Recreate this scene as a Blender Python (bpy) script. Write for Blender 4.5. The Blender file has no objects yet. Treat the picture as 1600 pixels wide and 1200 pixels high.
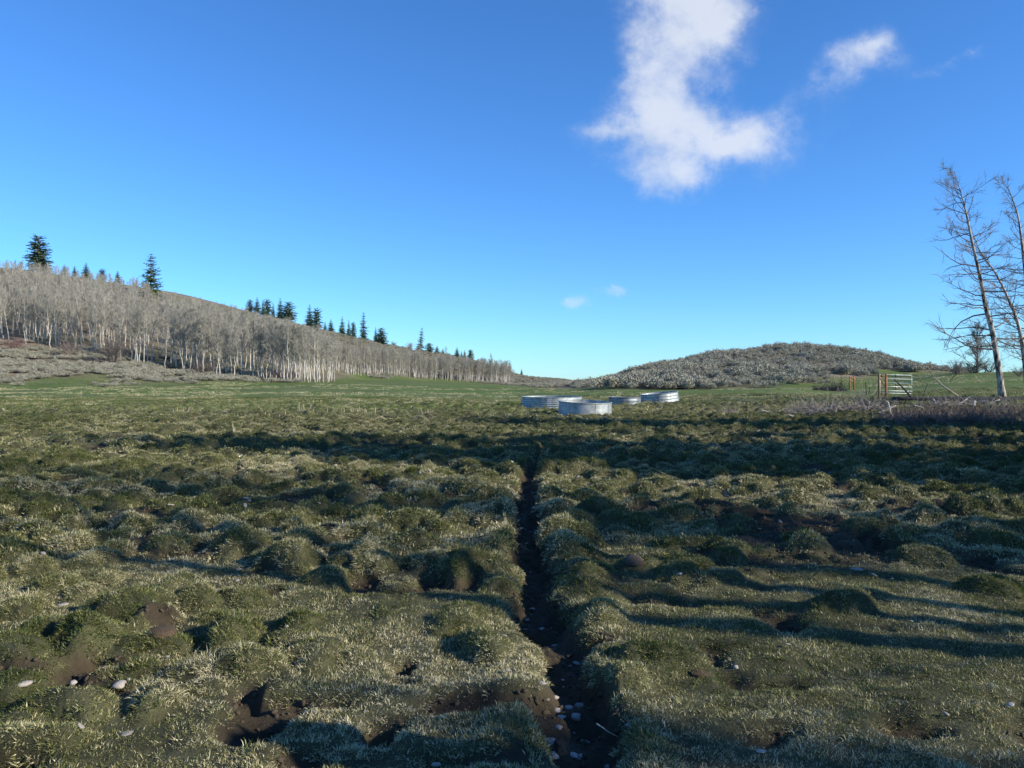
import bpy, math, random
import numpy as np

# ------------------------------------------------------------------ camera, sky, sun, exposure
SC = bpy.context.scene
F, HOR, EYE = 1232.0, 595.0, 1.6          # focal length and horizon row of the 1600 px photograph, eye height
cam_d = bpy.data.cameras.new('camera'); cam = bpy.data.objects.new('camera', cam_d); SC.collection.objects.link(cam)
cam_d.sensor_width = 36.0; cam_d.lens = 36.0 * F / 1600.0; cam_d.clip_start = 0.05; cam_d.clip_end = 20000
cam.location = (0, 0, EYE); cam.rotation_euler = (math.radians(90) - math.atan((600 - HOR) / F), 0, 0)
SC.camera = cam
SUN_EL = math.radians(24.0)
SUN_AZ = math.radians(-21.0)               # towards the sun, measured from +X: right and a little behind the camera
sd = (math.cos(SUN_EL) * math.cos(SUN_AZ), math.cos(SUN_EL) * math.sin(SUN_AZ), math.sin(SUN_EL))
sun_d = bpy.data.lights.new('sun', 'SUN'); sun = bpy.data.objects.new('sun', sun_d); SC.collection.objects.link(sun)
sun_d.energy = 5.0; sun_d.angle = math.radians(0.53); sun_d.color = (1.0, 0.91, 0.76)
from mathutils import Vector
sun.rotation_euler = Vector(sd).to_track_quat('Z', 'Y').to_euler()
SC.view_settings.view_transform = 'Standard'; SC.view_settings.look = 'None'
SC.view_settings.exposure = 0.56; SC.view_settings.gamma = 1.0
SKY_STRENGTH = 0.115

world = bpy.data.worlds.new('World'); SC.world = world; world.use_nodes = True
def build_world():
    nt = world.node_tree; N = nt.nodes; L = nt.links; N.clear()
    out = N.new('ShaderNodeOutputWorld'); bg = N.new('ShaderNodeBackground'); bg.inputs['Strength'].default_value = SKY_STRENGTH
    L.new(bg.outputs[0], out.inputs[0])
    sky = N.new('ShaderNodeTexSky'); sky.sky_type = 'NISHITA'; sky.sun_disc = False
    sky.sun_elevation = SUN_EL; sky.sun_rotation = math.radians(90) - SUN_AZ
    sky.altitude = 900; sky.air_density = 1.0; sky.dust_density = 0.15; sky.ozone_density = 4.0
    hs = N.new('ShaderNodeHueSaturation'); hs.inputs['Saturation'].default_value = 1.05; hs.inputs['Value'].default_value = 1.0
    L.new(sky.outputs[0], hs.inputs['Color'])
    wb = N.new('ShaderNodeMix'); wb.data_type = 'RGBA'; wb.blend_type = 'MULTIPLY'; wb.inputs[0].default_value = 1; wb.inputs[7].default_value = (.59, .955, 1.30, 1)
    L.new(hs.outputs[0], wb.inputs[6])
    tc = N.new('ShaderNodeTexCoord'); sep = N.new('ShaderNodeSeparateXYZ'); L.new(tc.outputs['Generated'], sep.inputs[0])
    def m(op, a, b=None, c=None, clamp=False):
        n = N.new('ShaderNodeMath'); n.operation = op; n.use_clamp = clamp
        for i, v in enumerate((a, b, c)):
            if v is None: continue
            if isinstance(v, (int, float)): n.inputs[i].default_value = v
            else: L.new(v, n.inputs[i])
        return n.outputs[0]
    yy = m('MAXIMUM', sep.outputs['Y'], 0.02)
    a = m('DIVIDE', sep.outputs['X'], yy); e = m('DIVIDE', sep.outputs['Z'], yy)      # tangent of bearing, tangent of elevation
    cv = N.new('ShaderNodeCombineXYZ'); L.new(a, cv.inputs[0]); L.new(e, cv.inputs[1])
    def noise(scale, detail, rough, seed):
        mp = N.new('ShaderNodeMapping'); mp.inputs['Location'].default_value = (seed, seed * 1.7, 0); L.new(cv.outputs[0], mp.inputs[0])
        n = N.new('ShaderNodeTexNoise'); n.inputs['Scale'].default_value = scale; n.inputs['Detail'].default_value = detail
        n.inputs['Roughness'].default_value = rough; L.new(mp.outputs[0], n.inputs['Vector']); return n
    w1 = noise(9, 5, 0.6, 3.1); ws = N.new('ShaderNodeSeparateColor'); L.new(w1.outputs['Color'], ws.inputs[0])
    aw = m('ADD', a, m('MULTIPLY', m('SUBTRACT', ws.outputs[0], 0.5), 0.105))
    ew = m('ADD', e, m('MULTIPLY', m('SUBTRACT', ws.outputs[1], 0.5), 0.085))
    blobs = [  # centre (photo px), radii (px), tilt deg, weight
        (1062, 45, 88, 62, 10, 1.0), (1080, -25, 80, 50, 0, 1.0), (1028, 140, 56, 62, -8, 1.0), (1120, 25, 50, 30, -25, .55), (1090, 222, 125, 46, -5, 1.05),
        (1160, 212, 50, 30, -10, .85), (1065, 282, 60, 22, 0, .8), (1030, 195, 40, 40, 0, .55), (1120, 165, 45, 16, -40, .3),
        (950, 208, 46, 14, 0, .42), (1345, 96, 70, 32, -28, .9), (1280, 138, 40, 14, -25, .3), (1385, 68, 22, 12, -45, .35),
        (919, 480, 20, 10, 0, .85), (968, 462, 18, 8, 5, .6), (1480, 102, 46, 12, -15, .5), (1520, 80, 40, 6, -30, .15), (1170, 110, 36, 14, -40, .2)]
    tot = None
    for (u, v, ru, rv, tl, wt) in blobs:
        ca, ce = (u - 800) / F, (HOR - v) / F; c, s = math.cos(math.radians(-tl)), math.sin(math.radians(-tl))
        dx = m('SUBTRACT', aw, ca); dy = m('SUBTRACT', ew, ce)
        p = m('DIVIDE', m('ADD', m('MULTIPLY', dx, c), m('MULTIPLY', dy, s)), ru / F)
        q = m('DIVIDE', m('SUBTRACT', m('MULTIPLY', dy, c), m('MULTIPLY', dx, s)), rv / F)
        r2 = m('ADD', m('MULTIPLY', p, p), m('MULTIPLY', q, q))
        g = m('MULTIPLY', m('POWER', 2.718, m('MULTIPLY', r2, -0.8)), wt)
        tot = g if tot is None else m('ADD', tot, g)
    fn = noise(13, 8, 0.64, 9.4)
    dens = m('ADD', tot, m('MULTIPLY', m('SUBTRACT', fn.outputs['Fac'], 0.5), m('MULTIPLY', 2.5, m('MINIMUM', m('MULTIPLY', tot, 2.2), 1.0))))
    mr = N.new('ShaderNodeMapRange'); mr.interpolation_type = 'SMOOTHSTEP'; L.new(dens, mr.inputs[0])
    mr.inputs[1].default_value = 0.08; mr.inputs[2].default_value = 1.6
    fwd = N.new('ShaderNodeMapRange'); L.new(sep.outputs['Y'], fwd.inputs[0]); fwd.inputs[1].default_value = 0.1; fwd.inputs[2].default_value = 0.3
    fac = m('MULTIPLY', m('MULTIPLY', mr.outputs[0], 0.80), fwd.outputs[0], clamp=True)
    sh = noise(11, 4, 0.55, 1.3)
    cr = N.new('ShaderNodeMix'); cr.data_type = 'RGBA'
    cr.inputs[6].default_value = (3.7, 4.2, 5.0, 1); cr.inputs[7].default_value = (5.0, 5.25, 5.7, 1)
    L.new(m('MULTIPLY', m('SUBTRACT', m('ADD', sh.outputs['Fac'], m('MULTIPLY', dens, 0.25)), 0.45), 3.0, clamp=True), cr.inputs[0])
    mx = N.new('ShaderNodeMix'); mx.data_type = 'RGBA'
    L.new(fac, mx.inputs[0]); L.new(wb.outputs[2], mx.inputs[6]); L.new(cr.outputs[2], mx.inputs[7]); L.new(mx.outputs[2], bg.inputs['Color'])
build_world()

# ------------------------------------------------------------------ helpers
RNG = np.random.default_rng(11)
COL = SC.collection
def px(u, v, Y):                           # a photo pixel at a known depth
    return np.array([(u - 800) / F * Y, Y, EYE - (v - HOR) / F * Y])
def V(Y, v): return EYE - (v - HOR) / F * Y

def hash2(ix, iy, seed):
    h = (ix.astype(np.int64) * 374761393 + iy.astype(np.int64) * 668265263 + seed * 974634777) & 0x7fffffff
    h = ((h ^ (h >> 13)) * 1274126177) & 0x7fffffff
    return ((h ^ (h >> 16)) & 0xffff) / 65535.0
def vnoise(x, y, scale, seed):
    x = np.asarray(x, float) / scale; y = np.asarray(y, float) / scale
    ix, iy = np.floor(x), np.floor(y); fx, fy = x - ix, y - iy
    fx = fx * fx * (3 - 2 * fx); fy = fy * fy * (3 - 2 * fy)
    a, b = hash2(ix, iy, seed), hash2(ix + 1, iy, seed); c, d = hash2(ix, iy + 1, seed), hash2(ix + 1, iy + 1, seed)
    return (a * (1 - fx) + b * fx) * (1 - fy) + (c * (1 - fx) + d * fx) * fy
def sstep(a, b, x): t = np.clip((x - a) / (b - a), 0, 1); return t * t * (3 - 2 * t)

def mesh_from(name, verts, faces, smooth=False):
    """faces: array (n,3) or (n,4), or a list of such arrays"""
    me = bpy.data.meshes.new(name); verts = np.asarray(verts, np.float32)
    fl = faces if isinstance(faces, list) else [faces]
    fl = [np.asarray(f, np.int32) for f in fl if len(f)]
    me.vertices.add(len(verts)); me.vertices.foreach_set('co', verts.ravel())
    if fl:
        tot = np.concatenate([np.full(len(f), f.shape[1], np.int32) for f in fl])
        idx = np.concatenate([f.ravel() for f in fl]); start = np.concatenate([[0], np.cumsum(tot)[:-1]]).astype(np.int32)
        me.loops.add(len(idx)); me.loops.foreach_set('vertex_index', idx)
        me.polygons.add(len(tot)); me.polygons.foreach_set('loop_start', start)
        me.polygons.foreach_set('use_smooth', np.full(len(tot), smooth))
    me.update(calc_edges=True); return me
class MB:
    def __init__(s): s.v, s.t, s.q, s.n = [], [], [], 0
    def add(s, v, tris=None, quads=None):
        v = np.asarray(v, float); s.v.append(v)
        if tris is not None and len(tris): s.t.append(np.asarray(tris) + s.n)
        if quads is not None and len(quads): s.q.append(np.asarray(quads) + s.n)
        s.n += len(v)
    def tube(s, pts, rad, sides=5, cap=True):
        pts = np.asarray(pts, float); k = len(pts); rad = np.broadcast_to(np.asarray(rad, float), (k,))
        tan = np.gradient(pts, axis=0); tan /= np.linalg.norm(tan, axis=1)[:, None] + 1e-9
        ref = np.array([0, 0, 1.0]) if abs(tan[:, 2]).mean() < 0.8 else np.array([1.0, 0, 0])
        a = np.cross(tan, ref); a /= np.linalg.norm(a, axis=1)[:, None] + 1e-9; b = np.cross(tan, a)
        th = np.arange(sides) / sides * 2 * math.pi
        ring = pts[:, None, :] + rad[:, None, None] * (np.cos(th)[None, :, None] * a[:, None, :] + np.sin(th)[None, :, None] * b[:, None, :])
        v = ring.reshape(-1, 3); i = np.arange(k - 1)[:, None] * sides; j = np.arange(sides)[None, :]; j2 = (j + 1) % sides
        q = np.stack([i + j, i + j2, i + sides + j2, i + sides + j], -1).reshape(-1, 4); t = []
        if cap:
            v = np.vstack([v, pts[:1], pts[-1:]]); c0, c1 = len(v) - 2, len(v) - 1
            for jj in range(sides):
                t.append((c0, (jj + 1) % sides, jj)); t.append((c1, (k - 1) * sides + jj, (k - 1) * sides + (jj + 1) % sides))
        s.add(v, t, q)
    def cones(s, A, B, r):                  # many thin three-sided twigs at once
        A = np.asarray(A, float); B = np.asarray(B, float); n = len(A)
        if not n: return
        r = np.broadcast_to(np.asarray(r, float), (n,))
        d = B - A; d /= np.linalg.norm(d, axis=1)[:, None] + 1e-9
        a = np.cross(d, np.array([0.31, 0.52, 0.79])); a /= np.linalg.norm(a, axis=1)[:, None] + 1e-9; b = np.cross(d, a)
        vs = [A + r[:, None] * (math.cos(t) * a + math.sin(t) * b) for t in (0, 2.094, 4.189)] + [B]
        v = np.stack(vs, 1).reshape(-1, 3); o = np.arange(n)[:, None] * 4
        t = np.concatenate([o + [0, 1, 3], o + [1, 2, 3], o + [2, 0, 3]]); s.add(v, t)
    def box(s, c, size, rot=None):
        h = np.array(size) / 2; v = np.array([[x, y, z] for x in (-1, 1) for y in (-1, 1) for z in (-1, 1)]) * h
        if rot is not None: v = v @ np.asarray(rot).T
        s.add(v + np.asarray(c), None, [(0, 1, 3, 2), (4, 6, 7, 5), (0, 4, 5, 1), (2, 3, 7, 6), (0, 2, 6, 4), (1, 5, 7, 3)])
    def mesh(s, name, smooth=False):
        fl = []
        if s.t: fl.append(np.concatenate(s.t))
        if s.q: fl.append(np.concatenate(s.q))
        return mesh_from(name, np.concatenate(s.v), fl, smooth)
def obj(name, me, mat=None, parent=None, loc=None):
    o = bpy.data.objects.new(name, me); COL.objects.link(o)
    if mat is not None and not me.materials: me.materials.append(mat)
    if parent is not None: o.parent = parent
    if loc is not None: o.location = [float(x) for x in loc]
    return o
def tag(o, label=None, cat=None, group=None, kind=None):
    if label: o['label'] = label
    if cat: o['category'] = cat
    if group: o['group'] = group
    if kind: o['kind'] = kind
    return o
def empty(name, loc=(0, 0, 0), rz=0.0):
    o = bpy.data.objects.new(name, None); COL.objects.link(o); o.location = [float(x) for x in loc]; o.rotation_euler = (0, 0, rz)
    o.empty_display_size = 0.2; return o

# ------------------------------------------------------------------ materials
def new_mat(name):
    m = bpy.data.materials.new(name); m.use_nodes = True; nt = m.node_tree; b = nt.nodes['Principled BSDF']
    b.inputs['Specular IOR Level'].default_value = 0.25; return m, nt, b
def mat_noise(name, c1, c2, scale=8.0, rough=0.85, metal=0.0, detail=5.0, stretch=(1, 1, 1), bump=0.0, per_object=0.0, lo=.35, hi=.65, dark=None):
    m, nt, b = new_mat(name); N, L = nt.nodes, nt.links
    tc = N.new('ShaderNodeTexCoord'); mp = N.new('ShaderNodeMapping'); mp.inputs['Scale'].default_value = stretch
    L.new(tc.outputs['Object'], mp.inputs[0])
    n = N.new('ShaderNodeTexNoise'); n.inputs['Scale'].default_value = scale; n.inputs['Detail'].default_value = detail; L.new(mp.outputs[0], n.inputs['Vector'])
    r = N.new('ShaderNodeValToRGB'); r.color_ramp.elements[0].position = lo; r.color_ramp.elements[1].position = hi
    r.color_ramp.elements[0].color = (*c1, 1); r.color_ramp.elements[1].color = (*c2, 1)
    if dark is not None:                     # small knots or scars
        e = r.color_ramp.elements.new(max(lo - 0.05, 0.01)); e.color = (*dark, 1)
    L.new(n.outputs['Fac'], r.inputs[0]); col = r.outputs[0]
    if per_object:
        oi = N.new('ShaderNodeObjectInfo'); mr = N.new('ShaderNodeMapRange'); L.new(oi.outputs['Random'], mr.inputs[0])
        mr.inputs[3].default_value = 1 - per_object; mr.inputs[4].default_value = 1 + per_object
        hs = N.new('ShaderNodeHueSaturation'); L.new(col, hs.inputs['Color']); L.new(mr.outputs[0], hs.inputs['Value']); col = hs.outputs[0]
    L.new(col, b.inputs['Base Color']); b.inputs['Roughness'].default_value = rough; b.inputs['Metallic'].default_value = metal
    if bump:
        bp = N.new('ShaderNodeBump'); bp.inputs['Strength'].default_value = bump; bp.inputs['Distance'].default_value = 0.02
        L.new(n.outputs['Fac'], bp.inputs['Height']); L.new(bp.outputs[0], b.inputs['Normal'])
    return m
M = {}
M['aspen_bark'] = mat_noise('aspen_bark', (.34, .315, .27), (.56, .53, .47), 3.0, .8, stretch=(2, 2, .8), per_object=.22, dark=(.10, .085, .07))
M['aspen_twig'] = mat_noise('aspen_twig', (.24, .23, .19), (.35, .335, .28), 2.0, .85, per_object=.16)
M['hero_bark'] = mat_noise('pale_flaking_bark', (.19, .16, .135), (.44, .40, .35), 2.6, .8, stretch=(3, 3, .9), bump=.6, dark=(.04, .03, .024), lo=.45, hi=.62)
M['hero_twig'] = mat_noise('dark_twig', (.085, .065, .052), (.16, .125, .10), 2.0, .85)
M['hero_tip'] = mat_noise('pale_twig', (.20, .165, .14), (.30, .25, .21), 2.0, .85)
M['needles'] = mat_noise('conifer_needles', (.040, .070, .044), (.095, .14, .078), 1.1, .8, per_object=.2)
M['needles_yellow'] = mat_noise('yellow_green_conifer_needles', (.10, .12, .025), (.17, .18, .045), 1.1, .8)
M['conifer_bark'] = mat_noise('conifer_bark', (.07, .05, .035), (.13, .095, .07), 4, .9)
M['shrub'] = mat_noise('bare_shrub_twigs', (.12, .098, .082), (.20, .165, .14), 2.0, .9, per_object=.2)
M['red_shrub'] = mat_noise('reddish_bare_shrub_twigs', (.17, .10, .095), (.27, .17, .16), 2.0, .9)
M['galv'] = mat_noise('galvanised_steel', (.25, .285, .29), (.43, .46, .46), 5.0, .55, metal=.5, detail=8, bump=.05)
M['galv_dull'] = mat_noise('dull_galvanised_steel', (.15, .175, .19), (.32, .345, .36), 4.0, .58, metal=.5, detail=8, bump=.05)
M['gate_paint'] = mat_noise('pale_green_grey_tube', (.42, .50, .47), (.58, .64, .60), 6, .45, metal=.3)
M['post_wood'] = mat_noise('orange_brown_treated_wood', (.23, .105, .038), (.37, .185, .078), 5, .75, stretch=(4, 4, .6))
M['dark_wood'] = mat_noise('shade_dark_weathered_wood', (.026, .025, .027), (.075, .07, .068), 4, .85, stretch=(1, 4, 4), bump=.4)  # weathered wood, darkened towards blue-black to carry the shade on the log
M['bleached'] = mat_noise('bleached_wood', (.38, .34, .29), (.62, .58, .50), 6, .8, bump=.3)
M['grey_wood'] = mat_noise('grey_dead_wood', (.17, .145, .125), (.33, .29, .25), 5, .85)
M['bramble'] = mat_noise('dry_bramble', (.085, .066, .058), (.22, .175, .155), 3, .9)
M['stalk'] = mat_noise('dry_stalk', (.40, .34, .23), (.60, .53, .38), 6, .85)
M['stone'] = mat_noise('pale_stone', (.20, .18, .155), (.42, .39, .35), 9, .85, per_object=.25, bump=.3)
M['clod'] = mat_noise('brown_clod', (.06, .042, .026), (.12, .085, .055), 14, .95, bump=.8)
M['dirt_clod'] = mat_noise('dirt_clod', (.075, .055, .042), (.15, .115, .09), 14, .95, bump=.8)
M['steel_post'] = mat_noise('dark_steel_post', (.03, .03, .028), (.06, .055, .05), 6, .7)
M['blue'] = mat_noise('blue_tarp', (.02, .05, .22), (.05, .11, .40), 6, .5)
M['plastic'] = mat_noise('pale_blue_grey_plastic', (.24, .27, .31), (.33, .36, .41), 6, .6)

def sage_material():
    m, nt, b = new_mat('sagebrush_foliage'); N, L = nt.nodes, nt.links
    at = N.new('ShaderNodeAttribute'); at.attribute_name = 'bl'
    oi = N.new('ShaderNodeObjectInfo')
    ad = N.new('ShaderNodeMath'); ad.operation = 'MULTIPLY_ADD'; L.new(oi.outputs['Random'], ad.inputs[0]); ad.inputs[1].default_value = .35; L.new(at.outputs['Fac'], ad.inputs[2])
    r = N.new('ShaderNodeValToRGB'); e = r.color_ramp.elements
    e[0].position = 0.1; e[0].color = (.175, .17, .125, 1); e[1].position = 1.25 / 1.35; e[1].color = (.43, .415, .33, 1)
    x = e.new(.5); x.color = (.31, .30, .23, 1)
    sc = N.new('ShaderNodeMath'); sc.operation = 'DIVIDE'; L.new(ad.outputs[0], sc.inputs[0]); sc.inputs[1].default_value = 1.35
    L.new(sc.outputs[0], r.inputs[0]); L.new(r.outputs[0], b.inputs['Base Color']); b.inputs['Roughness'].default_value = .9
    return m
M['sage'] = sage_material()

def grass_material():
    m = bpy.data.materials.new('short_grass'); m.use_nodes = True; nt = m.node_tree; N, L = nt.nodes, nt.links; N.clear()
    out = N.new('ShaderNodeOutputMaterial'); df = N.new('ShaderNodeBsdfDiffuse'); tr = N.new('ShaderNodeBsdfTranslucent'); mx = N.new('ShaderNodeMixShader')
    gl = N.new('ShaderNodeBsdfGlossy'); gl.inputs['Roughness'].default_value = .45; mx2 = N.new('ShaderNodeMixShader'); mx2.inputs[0].default_value = .035
    at = N.new('ShaderNodeAttribute'); at.attribute_name = 'bl'
    ti = N.new('ShaderNodeAttribute'); ti.attribute_name = 'tint'; ti.attribute_type = 'INSTANCER'
    ma = N.new('ShaderNodeMath'); ma.operation = 'MULTIPLY_ADD'; L.new(at.outputs['Fac'], ma.inputs[0]); ma.inputs[1].default_value = .95
    sb = N.new('ShaderNodeMath'); sb.operation = 'SUBTRACT'; L.new(ti.outputs['Fac'], sb.inputs[0]); sb.inputs[1].default_value = .47; L.new(sb.outputs[0], ma.inputs[2]); ma.use_clamp = True
    r = N.new('ShaderNodeValToRGB'); e = r.color_ramp.elements
    e[0].position = 0.0; e[0].color = (.055, .076, .017, 1); e[1].position = 1.0; e[1].color = (.62, .56, .365, 1)
    for p, c in ((.3, (.122, .145, .035)), (.55, (.235, .226, .083)), (.78, (.41, .37, .195))):
        x = e.new(p); x.color = (*c, 1)
    L.new(ma.outputs[0], r.inputs[0])
    for s in (df, tr): L.new(r.outputs[0], s.inputs['Color'])
    mx.inputs[0].default_value = .22; L.new(df.outputs[0], mx.inputs[1]); L.new(tr.outputs[0], mx.inputs[2])
    L.new(mx.outputs[0], mx2.inputs[1]); L.new(gl.outputs[0], mx2.inputs[2]); L.new(mx2.outputs[0], out.inputs[0])
    return m
M['grass'] = grass_material()

def ground_material():
    m, nt, b = new_mat('meadow_soil_and_turf'); N, L = nt.nodes, nt.links
    at = N.new('ShaderNodeAttribute'); at.attribute_name = 'gcol'
    tc = N.new('ShaderNodeTexCoord')
    def noise(scale, detail, rough=.6, stretch=(1, 1, 1)):
        mp = N.new('ShaderNodeMapping'); mp.inputs['Scale'].default_value = stretch; L.new(tc.outputs['Object'], mp.inputs[0])
        n = N.new('ShaderNodeTexNoise'); n.inputs['Scale'].default_value = scale; n.inputs['Detail'].default_value = detail; n.inputs['Roughness'].default_value = rough
        L.new(mp.outputs[0], n.inputs['Vector']); return n
    n1 = noise(2.2, 9, .72); n2 = noise(.16, 6, .6)
    def rng(n, a, c, lo, hi):
        r = N.new('ShaderNodeMapRange'); L.new(n.outputs['Fac'], r.inputs[0]); r.inputs[1].default_value = a; r.inputs[2].default_value = c
        r.inputs[3].default_value = lo; r.inputs[4].default_value = hi; return r.outputs[0]
    v = N.new('ShaderNodeMath'); v.operation = 'MULTIPLY'; L.new(rng(n1, .3, .72, .45, 1.65), v.inputs[0]); L.new(rng(n2, .3, .7, .8, 1.22), v.inputs[1])
    mul = N.new('ShaderNodeMix'); mul.data_type = 'RGBA'; mul.blend_type = 'MULTIPLY'; mul.inputs[0].default_value = 1
    L.new(at.outputs['Color'], mul.inputs[6]); L.new(v.outputs[0], mul.inputs[7])
    L.new(mul.outputs[2], b.inputs['Base Color']); b.inputs['Roughness'].default_value = .9; b.inputs['Specular IOR Level'].default_value = .15
    bp = N.new('ShaderNodeBump'); bp.inputs['Strength'].default_value = .9; bp.inputs['Distance'].default_value = .05
    n3 = noise(9, 8, .7); L.new(n3.outputs['Fac'], bp.inputs['Height']); L.new(bp.outputs[0], b.inputs['Normal'])
    return m
M['ground'] = ground_material()

# ------------------------------------------------------------------ terrain
def build_table():
    def c(*a): return [(20, 0.0)] + [(Y, z if z is not None else V(Y, v)) for (Y, v, z) in a]
    P = lambda Y, v: (Y, v, None)
    Z = lambda Y, z: (Y, None, z)
    T = {
        -2300: c(Z(40, 0), Z(110, 2), Z(140, 9), Z(260, 44), Z(420, 36)),
        -300: c(Z(40, 0), P(108, 605), P(138, 545), P(250, 380), Z(420, 36)),
        0: c(Z(40, 0), P(112, 604), P(142, 549), P(250, 411), Z(420, 27)),
        100: c(Z(40, 0), P(112, 603.5), P(142, 556), P(255, 424), Z(420, 26)),
        200: c(Z(40, 0), P(114, 603), P(140, 568), P(265, 440), Z(430, 24)),
        260: c(Z(40, 0), P(116, 601.5), P(140, 578), P(275, 450), Z(430, 22)),
        350: c(Z(40, 0), P(120, 600), P(140, 589), P(290, 471), Z(440, 19)),
        400: c(Z(40, 0), P(124, 599), P(140, 593.5), P(300, 484), Z(440, 17)),
        480: c(Z(40, 0), P(130, 598.5), P(142, 597.5), P(180, 588), P(315, 507), Z(450, 13)),
        560: c(Z(40, 0), P(140, 597.5), P(210, 593.5), P(235, 585), P(330, 523), Z(450, 11)),
        650: c(Z(40, 0), P(160, 598), P(255, 595), P(280, 588), P(345, 542), Z(470, 8)),
        720: c(Z(40, 0), P(160, 600), P(275, 598.5), P(300, 592), P(355, 556), Z(470, 5)),
        770: c(Z(40, 0), P(160, 602), P(285, 600.5), P(310, 595), P(365, 568), Z(480, 4)),
        805: c(Z(40, 0), P(160, 604), P(295, 602), P(320, 597), P(370, 583), Z(480, 2)),
        830: c(Z(40, 0), P(100, 609), P(260, 604), P(330, 598), P(430, 589.5), Z(600, 2)),
        870: c(Z(40, 0), P(90, 610), P(230, 604), P(330, 598), P(450, 591), Z(600, 2)),
        905: c(Z(40, 0), P(80, 611), P(120, 606), P(200, 601), P(450, 597), Z(600, 0)),
        940: c(Z(40, 0), P(76, 611), P(95, 605), P(132, 596), Z(180, .3), Z(600, 0)),
        1000: c(Z(40, 0), P(72, 612), P(88, 606), P(136, 578), Z(210, 1), Z(600, 0)),
        1075: c(Z(40, 0), P(70, 612), P(85, 606.5), P(140, 561), Z(220, 1), Z(600, 0)),
        1150: c(Z(40, 0.05), P(68, 612), P(84, 605), P(145, 551), Z(230, 1), Z(600, 0)),
        1225: c(Z(40, .15), P(66, 611), P(86, 602), P(148, 545), Z(240, 1), Z(600, 0)),
        1330: c(Z(40, .25), P(79, 612.5), P(100, 592), P(148, 548), Z(240, 1), Z(600, 0)),
        1400: c(Z(40, .32), P(53, 622), P(80, 606), P(108, 588), P(146, 561), Z(240, 1), Z(600, 0)),
        1480: c(Z(40, .40), P(55, 619), P(95, 585), P(130, 580), Z(220, 1), Z(600, 0)),
        1540: c(Z(40, .50), P(56, 617), P(100, 580), Z(160, 1.5), Z(600, 0)),
        1700: c(Z(40, .60), P(56, 616), P(100, 579), Z(160, 1.5), Z(600, 0)),
        2600: c(Z(40, .60), P(56, 616), P(100, 580), Z(160, 1.5), Z(600, 0))}
    us = sorted(T); tt = np.array([(u - 800) / F for u in us])
    Yg = np.exp(np.linspace(math.log(5), math.log(6000), 560)); tg = np.linspace(-2.5, 2.5, 1001)
    def smooth(A, sig, axis):
        r = int(sig * 3) + 1; k = np.exp(-.5 * (np.arange(-r, r + 1) / sig) ** 2); k /= k.sum()
        Ap = np.concatenate([np.repeat(np.take(A, [0], axis), r, axis), A, np.repeat(np.take(A, [-1], axis), r, axis)], axis)
        return np.apply_along_axis(lambda x: np.convolve(x, k, 'valid'), axis, Ap)
    C = np.array([np.interp(Yg, [p[0] for p in T[u]], [p[1] for p in T[u]]) for u in us])
    C = smooth(C, 3.0, 1)
    G = np.array([np.interp(tg, tt, C[:, j]) for j in range(len(Yg))]).T
    return tg, Yg, smooth(G, 3.5, 0)
TG, YG, TAB = build_table()
def base_z(X, Y):
    X = np.asarray(X, float); Y = np.asarray(Y, float); Yc = np.clip(Y, 5.01, 5990)
    t = np.clip(X / Yc, -2.49, 2.49)
    i = (t + 2.5) / 5 * 1000; j = (np.log(Yc) - math.log(5)) / (math.log(6000) - math.log(5)) * 559
    i0 = np.floor(i).astype(int); j0 = np.clip(np.floor(j).astype(int), 0, 558); fi, fj = i - i0, j - j0; i1 = np.minimum(i0 + 1, 1000)
    z = (TAB[i0, j0] * (1 - fj) + TAB[i0, j0 + 1] * fj) * (1 - fi) + (TAB[i1, j0] * (1 - fj) + TAB[i1, j0 + 1] * fj) * fi
    r = sstep(60, 140, Yc)
    z = z + r * ((vnoise(X, Y, 24, 5) - .5) * 1.1 * np.clip(z / 8, .1, 1.6) + (vnoise(X, Y, 7, 6) - .5) * .5 * np.clip(z / 6, .1, 1))
    return z + sstep(22, 45, Yc) * (vnoise(X, Y, 3.1, 8) - .5) * .16

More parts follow.
